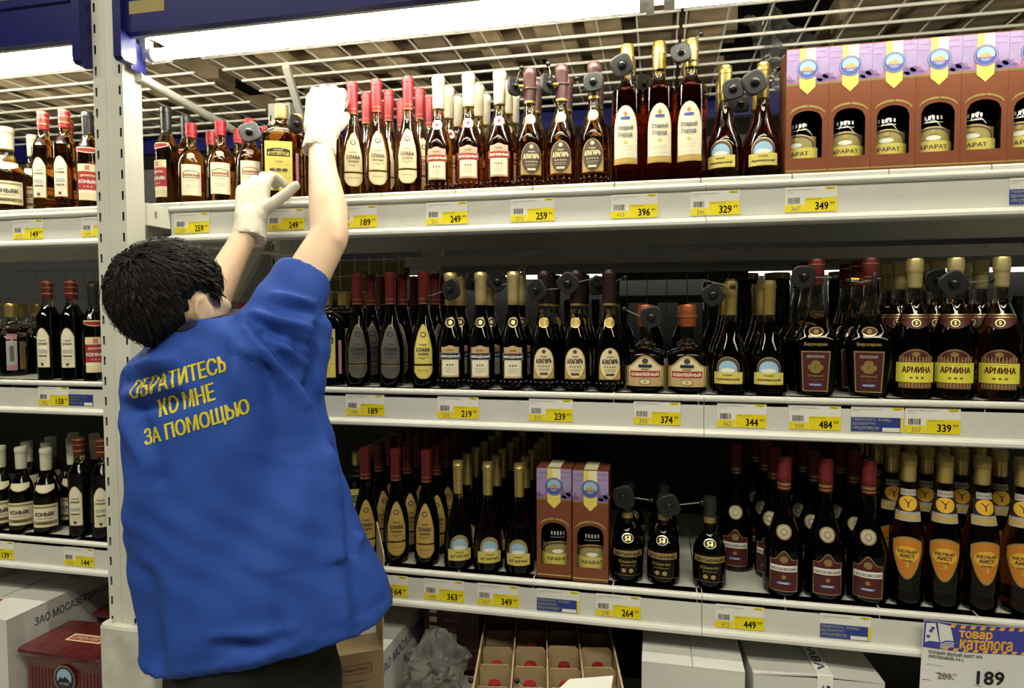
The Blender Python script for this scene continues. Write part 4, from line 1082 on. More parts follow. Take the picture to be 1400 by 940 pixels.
# ------------------------------------------------------------------ security tags on the necks
_pl = MB()
_pl.loft([(-.0045, .024, .024, 3.2), (-.003, .0275, .0275, 3.2), (.003, .0275, .0275, 3.2), (.0045, .024, .024, 3.2)], 'tag_black', 28, smooth=False)
PLATE = _pl.mesh('plate')
_kn = MB()
_kn.lathe([(.0046, .0125), (.006, .0120), (.0065, .0085), (.010, .0085), (.0145, .0070), (.0165, .0035)], 'tag_knob', 16)
KNOB = _kn.mesh('knob')
def sec_tag(p, yaw, pitch, label, pts, size=1.0, roll=0, group='black security tags', neck=None, brass=None):
    size *= .82
    t = thing('security_tag', label, 'security tag', p)
    rot = Matrix.Rotation(R(yaw), 4, 'Z') @ Matrix.Rotation(R(90 + pitch), 4, 'X') @ Matrix.Rotation(R(roll), 4, 'Z') @ Matrix.Scale(size, 4)
    for nm, me in (('plate', PLATE), ('knob', KNOB)):
        o = place(nm, me, t); o.matrix_local = rot
    P = Vector(p)
    mb = MB()
    if pts:
        mb.tube([(0, 0.004, 0)] + [Vector(q) - P for q in pts], .0011, 'tag_wire', 6)
    if neck:
        c = Vector(neck[:3]) - P
        n = 14
        mb.tube([c + Vector((neck[3] * math.cos(2 * math.pi * i / n), neck[3] * math.sin(2 * math.pi * i / n), .002 * math.sin(2 * math.pi * i / n))) for i in range(n + 1)], .0013, 'tag_wire', 6)
    if mb.v:
        mb.build('cable', t)
    if pts:
        mb = MB(); mb.ball(Vector(pts[-1]) - P, .0062, 'tag_knob', 10, 8); mb.build('pin_head', t)
    if brass:
        b = Vector(brass) - P
        mb = MB(); mb.tube([b, b + Vector((.016, 0, -.001))], .004, 'tag_brass', 8); mb.build('crimp', t)
    return t
sec_tag((-1.02, .018, 1.967), 20, -10, 'large dark security tag beside the brace rod end, left of the square flask', [(-1.0, .03, 1.95), (-.975, .035, 1.985)], 1.15, 20, neck=(-1.02, .055, 1.962, .017))
sec_tag((-.902, .035, 1.986), 75, 0, 'thin edge-on security tag right of the square flask cap', [(-.90, .05, 1.97), (-.89, .05, 1.955)], 1.0)
sec_tag((-.332, .025, 2.032), 62, 0, 'edge-on security tag left of the first brown-capsuled bottle', [(-.318, .02, 2.06), (-.314, .03, 2.075)], .95, neck=(-.298, .047, 2.03, .0175), brass=(-.325, .028, 2.032))
sec_tag((-.252, .025, 2.031), 58, 0, 'edge-on security tag left of the middle brown-capsuled bottle', [(-.245, .02, 2.055), (-.25, .02, 2.075)], 1.0, neck=(-.223, .047, 2.035, .0175), brass=(-.243, .028, 2.03))
sec_tag((-.147, .024, 2.027), 2, 0, 'grey square security tag hiding the third brown capsule', [(-.175, .03, 2.01), (-.185, .03, 2.04)], .95, 5)
sec_tag((-.083, .021, 2.058), 8, 8, 'tilted security tag over the neck of the first tall gold-capped bottle', [(-.065, .03, 2.03), (-.06, .025, 2.01)], 1.05, 25)
sec_tag((.046, .021, 2.074), 5, -5, 'grey oblong security tag on the third tall gold-capped bottle', [(.058, .03, 2.09), (.088, .03, 2.115)], .95, 15, neck=(.069, .045, 2.062, .0168))
sec_tag((-.036, .088, 2.036), 30, 0, 'shadowed security tag between the first two tall gold-capped bottles', [(-.045, .08, 2.045), (-.06, .085, 2.048)], 1.0, brass=(-.056, .085, 2.045))
sec_tag((.157, .028, 1.989), -10, 0, 'black security tag on the left conical bottle by the gift cartons', [(.13, .03, 1.985), (.10, .03, 1.98)], 1.0, 10)
sec_tag((.200, .022, 1.998), 8, 0, 'black rounded security tag on the right conical bottle by the gift cartons', [(.23, .03, 2.01), (.25, .04, 2.03)], 1.1, 30)
sec_tag((.178, .075, 1.970), 0, 0, 'small shadowed security tag low between the two conical bottles', [(.19, .08, 1.96)], .8, 10)
sec_tag((-.488, .024, 1.561), -15, 0, 'black security tag on the first blue-bannered bottle', [(-.52, .03, 1.555), (-.545, .03, 1.545)], 1.05, 20)
sec_tag((-.452, .085, 1.583), 55, 0, 'dark security tag between the first and second blue-bannered bottles', [(-.44, .09, 1.57)], 1.0)
sec_tag((-.392, .100, 1.583), 15, 0, 'dark security tag behind the second and third blue-bannered bottles', [(-.36, .10, 1.575), (-.43, .10, 1.575)], 1.1, 40)
sec_tag((-.276, .020, 1.557), -20, 0, 'round security tag left of the first cream-oval bottle', [(-.24, .025, 1.56), (-.215, .022, 1.56)], 1.05, 30)
sec_tag((-.204, .018, 1.572), 5, 0, 'round grey security tag over the middle cream-oval bottle', [(-.18, .025, 1.575), (-.14, .03, 1.585)], 1.05, 45)
sec_tag((-.143, .085, 1.569), 35, 0, 'dark security tag before the third cream-oval bottle', [(-.10, .06, 1.577), (-.075, .05, 1.585)], 1.0, 10)
sec_tag((-.015, .015, 1.494), 6, 0, 'rounded security tag over the left copper-capped flask', [(-.05, .02, 1.50), (-.075, .02, 1.512)], 1.05, 10, neck=(-.028, .055, 1.505, .0205))
sec_tag((.119, .028, 1.543), -6, 0, 'black security tag left of the first conical bottle on the middle shelf', [(.10, .02, 1.575), (.16, .02, 1.56)], 1.05, 35)
sec_tag((.305, .024, 1.580), 3, 0, 'black square security tag on the left broad-shouldered decanter', [(.345, .03, 1.578), (.37, .03, 1.578)], 1.05, 0)
sec_tag((.592, .105, 1.572), 10, 0, 'dark security tag between the yellow-banded bottles', [(.61, .10, 1.58)], 1.1, 20)
sec_tag((.592, .022, 1.561), -2, 0, 'rounded square security tag on the middle yellow-banded bottle', [(.64, .02, 1.565), (.665, .03, 1.567)], 1.12, 35)
sec_tag((.445, .020, 1.571), 70, 0, 'edge-on security tag on the right broad-shouldered decanter', [(.42, .02, 1.566), (.395, .03, 1.57)], .9, neck=(.446, .055, 1.572, .0175), brass=(.40, .03, 1.573))
sec_tag((-.075, .026, 1.079), -8, 0, 'black security tag over the first squat black bottle', [(-.03, .03, 1.075), (-.012, .03, 1.073)], 1.1, 20)
sec_tag((.026, .026, 1.064), 5, 0, 'black security tag over the middle squat black bottle', [(.06, .03, 1.068), (.10, .03, 1.075)], 1.1, 25)

# ------------------------------------------------------------------ price tags on the rails
def price_tag(x, z, old, new, label, group, wd=.102, ht=.052):
    mb = MB()
    G = lambda o: (lambda u, v: (u, -o, v))
    mb.box(-wd / 2, wd / 2, -.0012, 0, -ht / 2, ht / 2, 'paper')
    g = G(.0015)
    frect(mb, 'tag_yellow', g, -.012, wd / 2, -ht / 2, .003)
    frect(mb, 'tag_yellow', g, -wd / 2, -.0135, -ht / 2, -.0105)
    frect(mb, 'tag_yellow', g, .028, .048, .0195, .0245)
    g = G(.0018)
    put_text(mb, new, 'ink_black', g, .0215, -.0145, .025, .0155, .015)
    put_text(mb, '99', 'ink_black', g, .042, -.0095, .0095, .0062, .0)
    put_text(mb, old, 'ink_grey', g, -.030, -.0190, .017, .009, .0)
    rr = random.Random(int(abs(x * 1000)) + int(z * 100))
    u = -.045
    while u < -.022:
        w_ = rr.choice((.0006, .001, .0016)); frect(mb, 'ink_black', g, u, u + w_, -.0085, .004); u += w_ + rr.choice((.0008, .0012))
    put_text(mb, 'Коньяк РОССИЯ пятилетний 0.5 L', 'ink_grey', g, -.018, .0205, .058, .0028)
    put_text(mb, 'бутылка', 'ink_grey', g, -.040, .0155, .014, .0022)
    put_text(mb, 'цена для всех', 'ink_grey', g, .006, -.0005, .030, .0024)
    put_text(mb, 'Лента', 'ink_black', g, .038, .022, .013, .0028)
    o = mb.build('price_tag', None, (x, -.0004, z))
    return tag(o, label, 'price tag', group)
def notice(x, z, label, wd=.100, ht=.052, over=True):
    mb = MB()
    G = lambda o: (lambda u, v: (u, -o, v))
    mb.box(-wd / 2, wd / 2, -.0012, 0, -ht / 2, ht / 2, 'paper')
    frect(mb, 'tag_yellow', G(.0015), wd / 2 - .006, wd / 2, -ht / 2, .004)
    frect(mb, 'tag_yellow', G(.0015), .028, .048, .0195, .0245)
    mb.box(-wd / 2, wd / 2 - .006, -.0024, -.0016, -ht / 2 + .0005, .004, 'notice_blue')
    g = G(.0028)
    for i, (s_, w_) in enumerate((('Извините, товар', .074), ('временно', .044), ('отсутствует', .050))):
        put_text(mb, s_, 'paper', g, -wd / 2 + .003 + w_ / 2, -.001 - .0092 * i, w_, .0072, .02)
    frect(mb, 'paper', g, .010, wd / 2 - .007, -ht / 2 + .001, -ht / 2 + .009)
    g = G(.0018)
    put_text(mb, 'Коньяк РОССИЯ пятилетний 0.5 L', 'ink_grey', g, -.018, .0205, .058, .0028)
    put_text(mb, 'бутылка', 'ink_grey', g, -.040, .0155, .014, .0022)
    put_text(mb, 'Лента', 'ink_black', g, .038, .022, .013, .0028)
    return tag(mb.build('notice_card', None, (x, -.0004, z)), label, 'notice card', 'blue out-of-stock notices')
for x, old, new, wh in [(-1.701, '175', '149', 'left bay'), (-1.473, '210', '199', 'cut by the post'), (-1.181, '272', '259', 'first right of the post'),
                        (-.911, '262', '249', 'under the square flask'), (-.717, '199', '189', 'under the red-capsuled bottles'), (-.489, '262', '249', 'under the white-capsuled bottles'), (-.283, '272', '259', 'under the brown-capsuled bottles'),
                        (-.053, '415', '396', 'under the tall gold-capped bottles'), (.119, '346', '329', 'under the conical bottles'), (.312, '367', '349', 'under the first gift carton')]:
    price_tag(x, 1.7405, old, new, 'yellow and white price tag %s on the top shelf, %s' % (new, wh), 'price tags on the top rail')
for x, old, new, wh in [(-1.635, '166', '158', 'left bay'), (-.704, '198', '189', 'nearest the blue smock'), (-.465, '230', '219', 'under the blue-bannered bottles'), (-.241, '251', '239', 'under the cream-oval bottles'),
                        (-.001, '393', '374', 'under the copper-capped flasks'), (.179, '362', '344', 'under the conical bottles'), (.327, '509', '484', 'under the decanters'), (.552, '357', '339', 'under the yellow-banded bottles')]:
    price_tag(x, 1.2795, old, new, 'yellow and white price tag %s on the middle shelf, %s' % (new, wh), 'price tags on the middle rail')
for x, old, new, wh in [(-1.841, '146', '139', 'far left'), (-1.567, '152', '144', 'left of the post'), (-.648, '173', '164', 'beside the blue smock'), (-.504, '382', '363', 'under the slender bottles'),
                        (-.369, '367', '349', 'left of the blue notice'), (-.085, '278', '264', 'under the squat black bottles'), (.180, '472', '449', 'left of the coin-sealed bottles')]:
    price_tag(x, .832, old, new, 'yellow and white price tag %s on the lowest shelf, %s' % (new, wh), 'price tags on the lowest rail')
notice(.728, 1.7405, 'blue out-of-stock notice at the right end of the top shelf rail')
notice(.448, 1.2795, 'blue out-of-stock notice on the middle rail beside the 339 tag')
notice(-.224, .832, 'blue out-of-stock notice on the lowest rail under the gift cartons')
notice(.395, .832, 'blue out-of-stock notice on the lowest rail under the coin-sealed bottles')
mb = MB()
mb.box(-.04, .04, -.0012, 0, -.0155, .0155, 'notice_blue')
g = lambda u, v: (u, -.0016, v)
for i, (s_, w_) in enumerate((('Извините, товар', .060), ('временно', .036), ('отсутствует', .042))):
    put_text(mb, s_, 'ink_pale', g, -.036 + w_ / 2, .009 - .009 * i, w_, .0065, .02)
frect(mb, 'paper', g, .012, .039, -.0145, -.006)
tag(mb.build('notice_card', None, (-1.545, -.0004, 1.270)), 'small blue out-of-stock slip beside the 158 price tag', 'notice card', 'blue out-of-stock notices')

# promotional sheet hanging on the lowest rail
pm = MB()
PW, PH = .30, .21
def promo_fn(o):
    def fn(u, v):
        b = .006 * math.sin(u * 22) + .010 * ((v / PH) ** 2)
        return (u + v * .05, -.018 - b - o, v)
    return fn
g = promo_fn(0)
N1, N2 = 14, 8
vs_ = [g(PW * i / N1, -PH * j / N2) for j in range(N2 + 1) for i in range(N1 + 1)]
pm.add(vs_, [(j * (N1 + 1) + i, j * (N1 + 1) + i + 1, (j + 1) * (N1 + 1) + i + 1, (j + 1) * (N1 + 1) + i) for j in range(N2) for i in range(N1)], 'promo_paper', True)
def pgrid(m, o, u0, u1, v0, v1, n=12):
    g = promo_fn(o)
    for i in range(n):
        a, b = u0 + (u1 - u0) * i / n, u0 + (u1 - u0) * (i + 1) / n
        frect(pm, m, g, a, b, v0, v1)
pgrid('promo_blue', .0006, .001, PW - .001, -.057, -.001)
g = promo_fn(.0012)
for i in range(14):
    a = .045 + .018 * i
    fpoly(pm, 'promo_orange', g, [(a, -.009), (a + .009, -.009), (a + .012, -.002), (a + .003, -.002)])
    a = .035 + .018 * i
    fpoly(pm, 'promo_orange', g, [(a, -.0565), (a + .009, -.0565), (a + .012, -.0505), (a + .003, -.0505)])
# open book
fpoly(pm, 'promo_paper', g, [(.004, -.006), (.020, -.004), (.029, -.042), (.012, -.042), (.004, -.046)])
fpoly(pm, 'promo_paper', g, [(.024, -.003), (.046, -.006), (.054, -.036), (.040, -.037), (.031, -.043)])
g = promo_fn(.0016)
for k in range(3):
    fpoly(pm, 'promo_paper', g, [(.031, -.0455 - .004 * k), (.042, -.040 - .004 * k), (.055, -.039 - .004 * k), (.055, -.041 - .004 * k), (.042, -.042 - .004 * k), (.031, -.0475 - .004 * k)])
for u, v in ((.010, -.018), (.006, -.030), (.013, -.012)):
    frect(pm, 'promo_blue', g, u, u + .006, v - .006, v)
put_text(pm, 'товар', 'promo_orange', g, .093, -.0225, .060, .019, .045)
put_text(pm, 'каталога', 'promo_orange', g, .114, -.0405, .096, .019, .045)
put_text(pm, 'КОНЬЯК БЕЛЫЙ АИСТ 40%', 'ink_grey', g, .060, -.063, .096, .0075, .01)
put_text(pm, '(МОЛДАВИЯ) 0.5 L', 'ink_grey', g, .043, -.0735, .062, .0075, .01)
put_text(pm, 'цена без карты', 'ink_grey', g, .024, -.090, .030, .0035)
put_text(pm, '209', 'ink_grey', g, .042, -.110, .024, .0130, .02)
put_text(pm, '99', 'ink_grey', g, .060, -.105, .008, .0055)
fpoly(pm, 'ink_red', promo_fn(.0018), [(.026, -.104), (.060, -.113), (.060, -.1145), (.026, -.1055)])
put_text(pm, '189', 'ink_black', g, .126, -.106, .050, .026, .012)
frect(pm, 'ink_grey', g, .003, .11, -.1235, -.1225)
tag(pm.build('promo_sheet', None, (.538, -.004, .872)), 'blue and white promotional price sheet hanging at the lower right', 'price sheet')
# ------------------------------------------------------------------ cartons under the lowest shelf
ZB = 0.34
def open_case():
    t = thing('divided_case', 'open cardboard case with dividers and capped bottles under the lowest shelf', 'cardboard box', (-.250, .000, ZB), R(10))
    W, L, H, th = .325, .425, .36, .004
    for nm, b in (('side_wall', (-W / 2, -W / 2 + th, -L / 2, L / 2)), ('side_wall', (W / 2 - th, W / 2, -L / 2, L / 2)), ('end_wall', (-W / 2, W / 2, -L / 2, -L / 2 + th)), ('end_wall', (-W / 2, W / 2, L / 2 - th, L / 2))):
        mb = MB(); mb.box(b[0], b[1], b[2], b[3], 0, H, 'cardboard'); mb.box(b[0], b[1], b[2], b[3], H, H + .0008, 'cardboard_edge'); mb.build(nm, t)
    mb = MB(); mb.box(-W / 2, W / 2, -L / 2, L / 2, 0, .004, 'cardboard'); mb.build('bottom', t)
    px, py = (W - 2 * th) / 4, (L - 2 * th) / 5
    for i in range(1, 4):
        mb = MB(); x = -W / 2 + th + px * i
        mb.box(x - .0016, x + .0016, -L / 2 + th, L / 2 - th, .10, H - .004, 'cardboard'); mb.box(x - .0016, x + .0016, -L / 2 + th, L / 2 - th, H - .004, H - .003, 'cardboard_edge'); mb.build('divider', t)
    for j in range(1, 5):
        y = -L / 2 + th + py * j
        for i in range(4):
            mb = MB(); x0 = -W / 2 + th + px * i + .0025; x1 = x0 + px - .005
            dz = random.uniform(-.008, .002)
            mb.add([(x0, y - .0015, .10), (x1, y - .0015, .10), (x1, y - .0015, H - .012 + dz), (x1 - .008, y - .0015, H - .002 + dz), (x0 + .004, y - .0015, H - .002 + dz), (x0, y - .0015, H - .010 + dz),
                    (x0, y + .0015, .10), (x1, y + .0015, .10), (x1, y + .0015, H - .012 + dz), (x1 - .008, y + .0015, H - .002 + dz), (x0 + .004, y + .0015, H - .002 + dz), (x0, y + .0015, H - .010 + dz)],
                   [(0, 1, 2, 3, 4, 5), (6, 11, 10, 9, 8, 7), (0, 6, 7, 1), (1, 7, 8, 2), (2, 8, 9, 3), (3, 9, 10, 4), (4, 10, 11, 5), (5, 11, 6, 0)], 'cardboard')
            mb.build('divider_flap', t)
    M4 = Matrix.Translation((-.250, .000, ZB)) @ Matrix.Rotation(R(10), 4, 'Z')
    src = None
    for j in range(1, 5):
        for i in range(4):
            if (i == 0 and j >= 3) or (i == 3 and j == 1):
                continue
            p = M4 @ Vector((-W / 2 + th + px * (i + .5), -L / 2 + th + py * (j + .5), .006))
            lab = 'red-capped bottle in the open case, %s row from front, %s cell from left' % (ords[j], ords[i].replace('leftmost', 'first'))
            if src is None:
                src = K['slava_red'].make(p, 0, lab, 'bottles in the open case', z_scale=1.165)
            else:
                dup(src, p, rb.uniform(-1, 1), lab, 'bottles in the open case')
open_case()
sec_tag((-.245, -.165, .668), 20, -50, 'black security tag lying in the front cells of the open case', [(-.275, -.150, .695), (-.292, -.145, .712)], .8)
sec_tag((-.372, -.165, .66), 10, -50, 'black security tag in the front left cell of the open case', [(-.385, -.15, .69), (-.395, -.145, .70)], .7)
mb = MB()
mb.add([(-.06, -.05, .0), (.06, -.03, .004), (.062, .03, .012), (-.03, .0, .010), (-.06, -.05, .001), (.06, -.03, .005), (.062, .03, .013), (-.03, .0, .011)], [(3, 2, 1, 0), (4, 5, 6, 7), (0, 1, 5, 4), (1, 2, 6, 5), (2, 3, 7, 6), (3, 0, 4, 7)], 'paper_bright')
tag(mb.build('paper_sheet', None, (-.152, -.118, .703)), 'blank white paper sheet lying on the open case', 'paper')

def carton_box(label, x0, x1, y0, y1, z1, m, rz=0.0, flaps=True, cat='cardboard box', z0=ZB, gap=.004, inner='carton_white_inner', lift=.0):
    cx, cy = (x0 + x1) / 2, (y0 + y1) / 2
    t = thing('carton', label, cat, (cx, cy, z0), rz)
    w_, d_, h = (x1 - x0) / 2, (y1 - y0) / 2, z1 - z0
    mb = MB()
    mb.box(-w_, w_, -d_, d_, 0, h - .004, m)
    mb.build('carton_body', t)
    if flaps:
        for s_ in (-1, 1):
            mb = MB()
            a, b = sorted((s_ * gap / 2, s_ * w_))
            za = lift
            zi, zo = (h + za, h) if s_ > 0 else (h, h + za)
            mb.add([(a, -d_, h - .0035 + (za if s_ > 0 else 0)), (b, -d_, h - .0035 + (za if s_ < 0 else 0)), (b, d_, h - .0035), (a, d_, h - .0035), (a, -d_, h + (za if s_ > 0 else 0)), (b, -d_, h + (za if s_ < 0 else 0)), (b, d_, h), (a, d_, h)],
                   [(3, 2, 1, 0), (4, 5, 6, 7), (0, 1, 5, 4), (1, 2, 6, 5), (2, 3, 7, 6), (3, 0, 4, 7)], m)
            mb.build('flap', t)
    return t, w_, d_, h
def side_print(t, s, x, m, y0, y1, z0, z1, bold=.01, flip=False):
    mb = MB()
    v_, f_ = text2d(s, bold)
    mb.add([(x, y0 + (y1 - y0) * a, z0 + (z1 - z0) * b) for a, b in v_], f_, m)
    return mb.build('lettering', t)
# right of the open case
t, w_, d_, h = carton_box('plain white carton between the open case and the taped carton', -.030, .186, -.055, .26, .738, 'carton_white', gap=.002)
mb = MB()
pts = [(-.045 + .03 * math.cos(a) * (1 if a < 3 else .9), .10 + .035 * math.sin(a), h + .0008) for a in [0.6 + .35 * k for k in range(12)]]
mb.tube(pts, .0012, 'ink_red', 4); mb.build('red_scribble', t)
t, w_, d_, h = carton_box('white carton sealed with blue-lettered tape at the lower right', .196, .462, -.015, .30, .722, 'carton_white', rz=R(4), gap=.003, lift=.006)
mb = MB(); mb.box(-.002, .030, -d_ - .001, d_, h + .0065, h + .0072, 'paper_bright'); mb.box(-.002, .030, -d_ - .0016, -d_ - .0008, h - .16, h + .0065, 'paper_bright')
v_, f_ = text2d('ПРАВА', .02)
mb.add([(.005 + .018 * b, -d_ + .02 + .15 * (1 - a), h + .0076) for a, b in v_], [tuple(reversed(q)) for q in f_], 'ink_blue')
v_, f_ = text2d('АВ', .02)
mb.add([(.004 + .022 * a, -d_ - .002, h - .045 + .03 * b) for a, b in v_], f_, 'ink_blue')
mb.build('sealing_tape', t)
# maroon carton with a check list
t, w_, d_, h = carton_box('dark maroon carton with a printed check list beside the open case', -.600, -.450, .12, .42, .775, 'maroon_carton', flaps=False)
mb = MB()
g = lambda u, v: (u, -d_ - .0008, v)
frect(mb, 'gold_dim', g, -.055, .075, h - .032, h - .020)
frect(mb, 'maroon_carton', lambda u, v: (u, -d_ - .0012, v), -.053, .073, h - .030, h - .022)
for i, s_ in enumerate(('КРАСНОЕ', 'МАДЕРА', 'КАГОР', 'ХЕРЕС', 'ПОРТВЕЙН КРАСНЫЙ', 'МУСКАТ', 'ПОРТВЕЙН БЕЛЫЙ')):
    frect(mb, 'cream' if i != 5 else 'ink_pale', g, -.060, -.040, h - .060 - .024 * i, h - .046 - .024 * i)
    put_text(mb, s_, 'gold_dim', g, -.02 + .0032 * len(s_), h - .053 - .024 * i, .0064 * len(s_), .007)
mb.build('printed_list', t)
# white lettered carton behind the brown one
t, w_, d_, h = carton_box('white lettered carton half hidden behind the brown carton', -.86, -.633, -.12, .34, .70, 'carton_white', gap=.004)
side_print(t, 'ЗАО МОСАЗЕРВИНЗАВОД', w_ + .0008, 'ink_blue', -.20, .21, h - .060, h - .030)
# brown carton, turned, with an upright flap
t = thing('carton', 'brown printed carton with a raised flap beside the worker', 'cardboard box', (-.639, -.240, ZB), R(32))
mb = MB(); mb.box(-.095, .075, -.0, .08, 0, .44, 'cardboard'); mb.build('carton_body', t)
mb = MB()
mb.add([(.070, .079, .44), (.073, .0, .44), (.078, .0, .645), (.074, .075, .695), (.072, .079, .44), (.075, .001, .44), (.080, .001, .645), (.076, .076, .695)], [(0, 1, 2, 3), (7, 6, 5, 4), (0, 4, 5, 1), (1, 5, 6, 2), (2, 6, 7, 3), (3, 7, 4, 0)], 'cardboard_edge')
mb.build('flap', t)
mb = MB()
g = lambda u, v: (u, -.0008, v)
frect(mb, 'ink_red', g, -.055, .05, .394, .3955); frect(mb, 'ink_red', g, -.055, .05, .413, .4145); frect(mb, 'ink_red', g, -.055, -.0535, .394, .4145); frect(mb, 'ink_red', g, .0485, .05, .394, .4145)
put_text(mb, 'Старый Кенигсберг', 'ink_black', g, -.002, .404, .092, .010)
for i in range(9):
    put_text(mb, 'коньяк российский выдержанный', 'brown_lab', g, -.002 - .004 * (i % 3), .378 - .013 * i, .092 - .010 * (i % 3), .0042)
mb.build('printed_panel', t)
# left bay
t, w_, d_, h = carton_box('long white lettered carton left of the post', -1.96, -1.672, -.128, .46, .700, 'carton_white', gap=.03)
side_print(t, 'ЗАО МОСАЗЕРВИНЗАВОД', w_ + .0008, 'ink_blue', -.215, .09, h - .058, h - .030)
mb = MB(); mb.add([(.05, -.02, h + .001), (.095, -.035, h + .001), (.085, .0, h + .012), (.05, .015, h + .006)], [(0, 1, 2, 3)], 'carton_white_inner'); mb.box(-.01, .012, -.20, -.19, h + .0005, h + .001, 'ink_red'); mb.build('torn_tape', t)
t, w_, d_, h = carton_box('white carton farther left behind the long lettered one', -2.32, -1.97, -.06, .48, .715, 'carton_white', gap=.02)
def wrapped(label, x0, x1, y0, y1, z1, seed):
    rnd = random.Random(seed)
    cx, cy = (x0 + x1) / 2, (y0 + y1) / 2
    t = thing('wrapped_carton', label, 'carton', (cx, cy, ZB), 0, 'maroon wrapped cartons')
    w_, d_, h = (x1 - x0) / 2, (y1 - y0) / 2, z1 - ZB
    mb = MB(); mb.loft([(0, w_ - .012, d_ - .012, 14), (h - .05, w_ - .010, d_ - .010, 14), (h - .02, w_ - .004, d_ - .004, 14), (h - .006, w_ + .006, d_ + .006, 14), (h, w_ + .004, d_ + .004, 14)], 'maroon_wrap', 40, smooth=False)
    mb.build('wrapped_body', t)
    mb = MB()
    n = int((x1 - x0) / .0125)
    for k in range(n):
        u = -w_ + .02 + k * (2 * w_ - .04) / n
        if abs(u) > .115: continue
        mb.box(u, u + .0016, -d_ + .004, d_ - .004, h, h + .0005, 'maroon_line')
        mb.box(u, u + .0016, -d_ + .0075, -d_ + .0082, .02, h - .05, 'maroon_line')
    mb.build('pinstripes', t)['kind'] = 'stuff'
    mb = MB()
    g = lambda o: (lambda u, v: (u, v, h + .0007 + o))
    frect(mb, 'cream', g(0), -.052, .058, -.018, .018); frect(mb, 'red_lab', g(.0003), -.046, .052, -.013, .013)
    put_text(mb, 'АРМЕН-АЛКО', 'cream_pale', g(.0006), .003, 0, .084, .015, .02)
    mb.build('top_label', t)
    mb = MB()
    g = lambda o: (lambda u, v: (u, -d_ - .0012 - o + .004, v))
    fdisc(mb, 'gold_foil', g(0), .01, h - .068, .033, .036, 28); fdisc(mb, 'navy_lab', g(.0004), .01, h - .068, .0305, .0335, 28); fdisc(mb, 'sky_lab', g(.0008), .01, h - .064, .023, .024, 24)
    fpoly(mb, 'ink_black', g(.0012), [(-.012, h - .078), (.032, h - .078), (.022, h - .066), (.013, h - .060), (.006, h - .067), (-.002, h - .062)])
    frect(mb, 'navy_lab', g(.0016), -.012, .032, h - .090, h - .078); put_text(mb, 'АРМЕН', 'cream_pale', g(.002), .010, h - .079, .030, .007, .02)
    frect(mb, 'cream', g(0), -.07, .08, h - .145, h - .122); frect(mb, 'red_lab', g(.0004), -.066, .076, h - .141, h - .126)
    mb.build('round_emblem', t)
    # heat-seam frill along the top edge of the film
    mb = MB()
    fr = []
    N = 40
    for i in range(N + 1):
        u = -w_ - .006 + (2 * w_ + .012) * i / N
        fr.append((u, -d_ - .0055, h - .004)); fr.append((u, -d_ - .010 - rnd.uniform(0, .006), h - .001 + rnd.uniform(0, .006)))
    mb.add(fr, [(2 * i, 2 * i + 2, 2 * i + 3, 2 * i + 1) for i in range(N)], 'film'); mb.build('film_seam', t)
wrapped('maroon film-wrapped carton left of the post foot', -1.655, -1.385, -.115, .05, .620, 1)
wrapped('second maroon film-wrapped carton behind the front one', -1.62, -1.39, .085, .25, .628, 2)
# crumpled clear bag between the white and the maroon carton
mb = MB()
rnd = random.Random(9)
seg, rg = 22, 14
vs_, fs_ = [], []
for i in range(rg + 1):
    th = math.pi * i / rg
    for k in range(seg):
        a = 2 * math.pi * k / seg
        rr_ = 1 + .16 * math.sin(5 * a + 3 * th) + .10 * math.sin(9 * a - 4 * th) + rnd.uniform(-.12, .12)
        vs_.append((.070 * rr_ * math.sin(th) * math.cos(a), .085 * rr_ * math.sin(th) * math.sin(a), .062 + .060 * rr_ * -math.cos(th) if th < 2.6 else .062 + .06 + .03 * (th - 2.6) + rnd.uniform(0, .02)))
for i in range(rg):
    for k in range(seg):
        k2 = (k + 1) % seg
        fs_.append((i * seg + k, i * seg + k2, (i + 1) * seg + k2, (i + 1) * seg + k))
mb.add(vs_, fs_, 'film_bag')
tag(mb.build('plastic_bag', None, (-.520, -.005, .585)), 'crumpled clear plastic bag left of the open case', 'plastic bag')
t, w_, d_, h = carton_box('low white carton under the plastic bag', -.615, -.445, -.10, .105, .565, 'carton_white', gap=.003)
# ------------------------------------------------------------------ the worker
def remesh(mb, voxel, smooth, name, it=8, fac=.5):
    me = mb.mesh('tmp')
    o = bpy.data.objects.new('tmp', me)
    COL.objects.link(o)
    r = o.modifiers.new('r', 'REMESH'); r.mode = 'VOXEL'; r.voxel_size = voxel; r.use_smooth_shade = True
    s = o.modifiers.new('s', 'SMOOTH'); s.factor = fac; s.iterations = it
    bpy.context.view_layer.update()
    dg = bpy.context.evaluated_depsgraph_get()
    out = bpy.data.meshes.new_from_object(o.evaluated_get(dg))
    out.name = name
    bpy.data.objects.remove(o)
    out.materials.clear()
    for n in mb.names:
        out.materials.append(MATS[n])
    for p in out.polygons:
        p.use_smooth = True
        p.material_index = 0
    return out
ROOT = Vector((-.76, -.42, 0))
person = thing('person', 'worker in blue smock, dark trousers and white gloves reaching to the top shelf', 'person', ROOT)
def onperson(name, me, parent=None):
    o = bpy.data.objects.new(name, me)
    COL.objects.link(o)
    o.parent = parent or person
    if parent is None:
        o.location = -ROOT
    return o
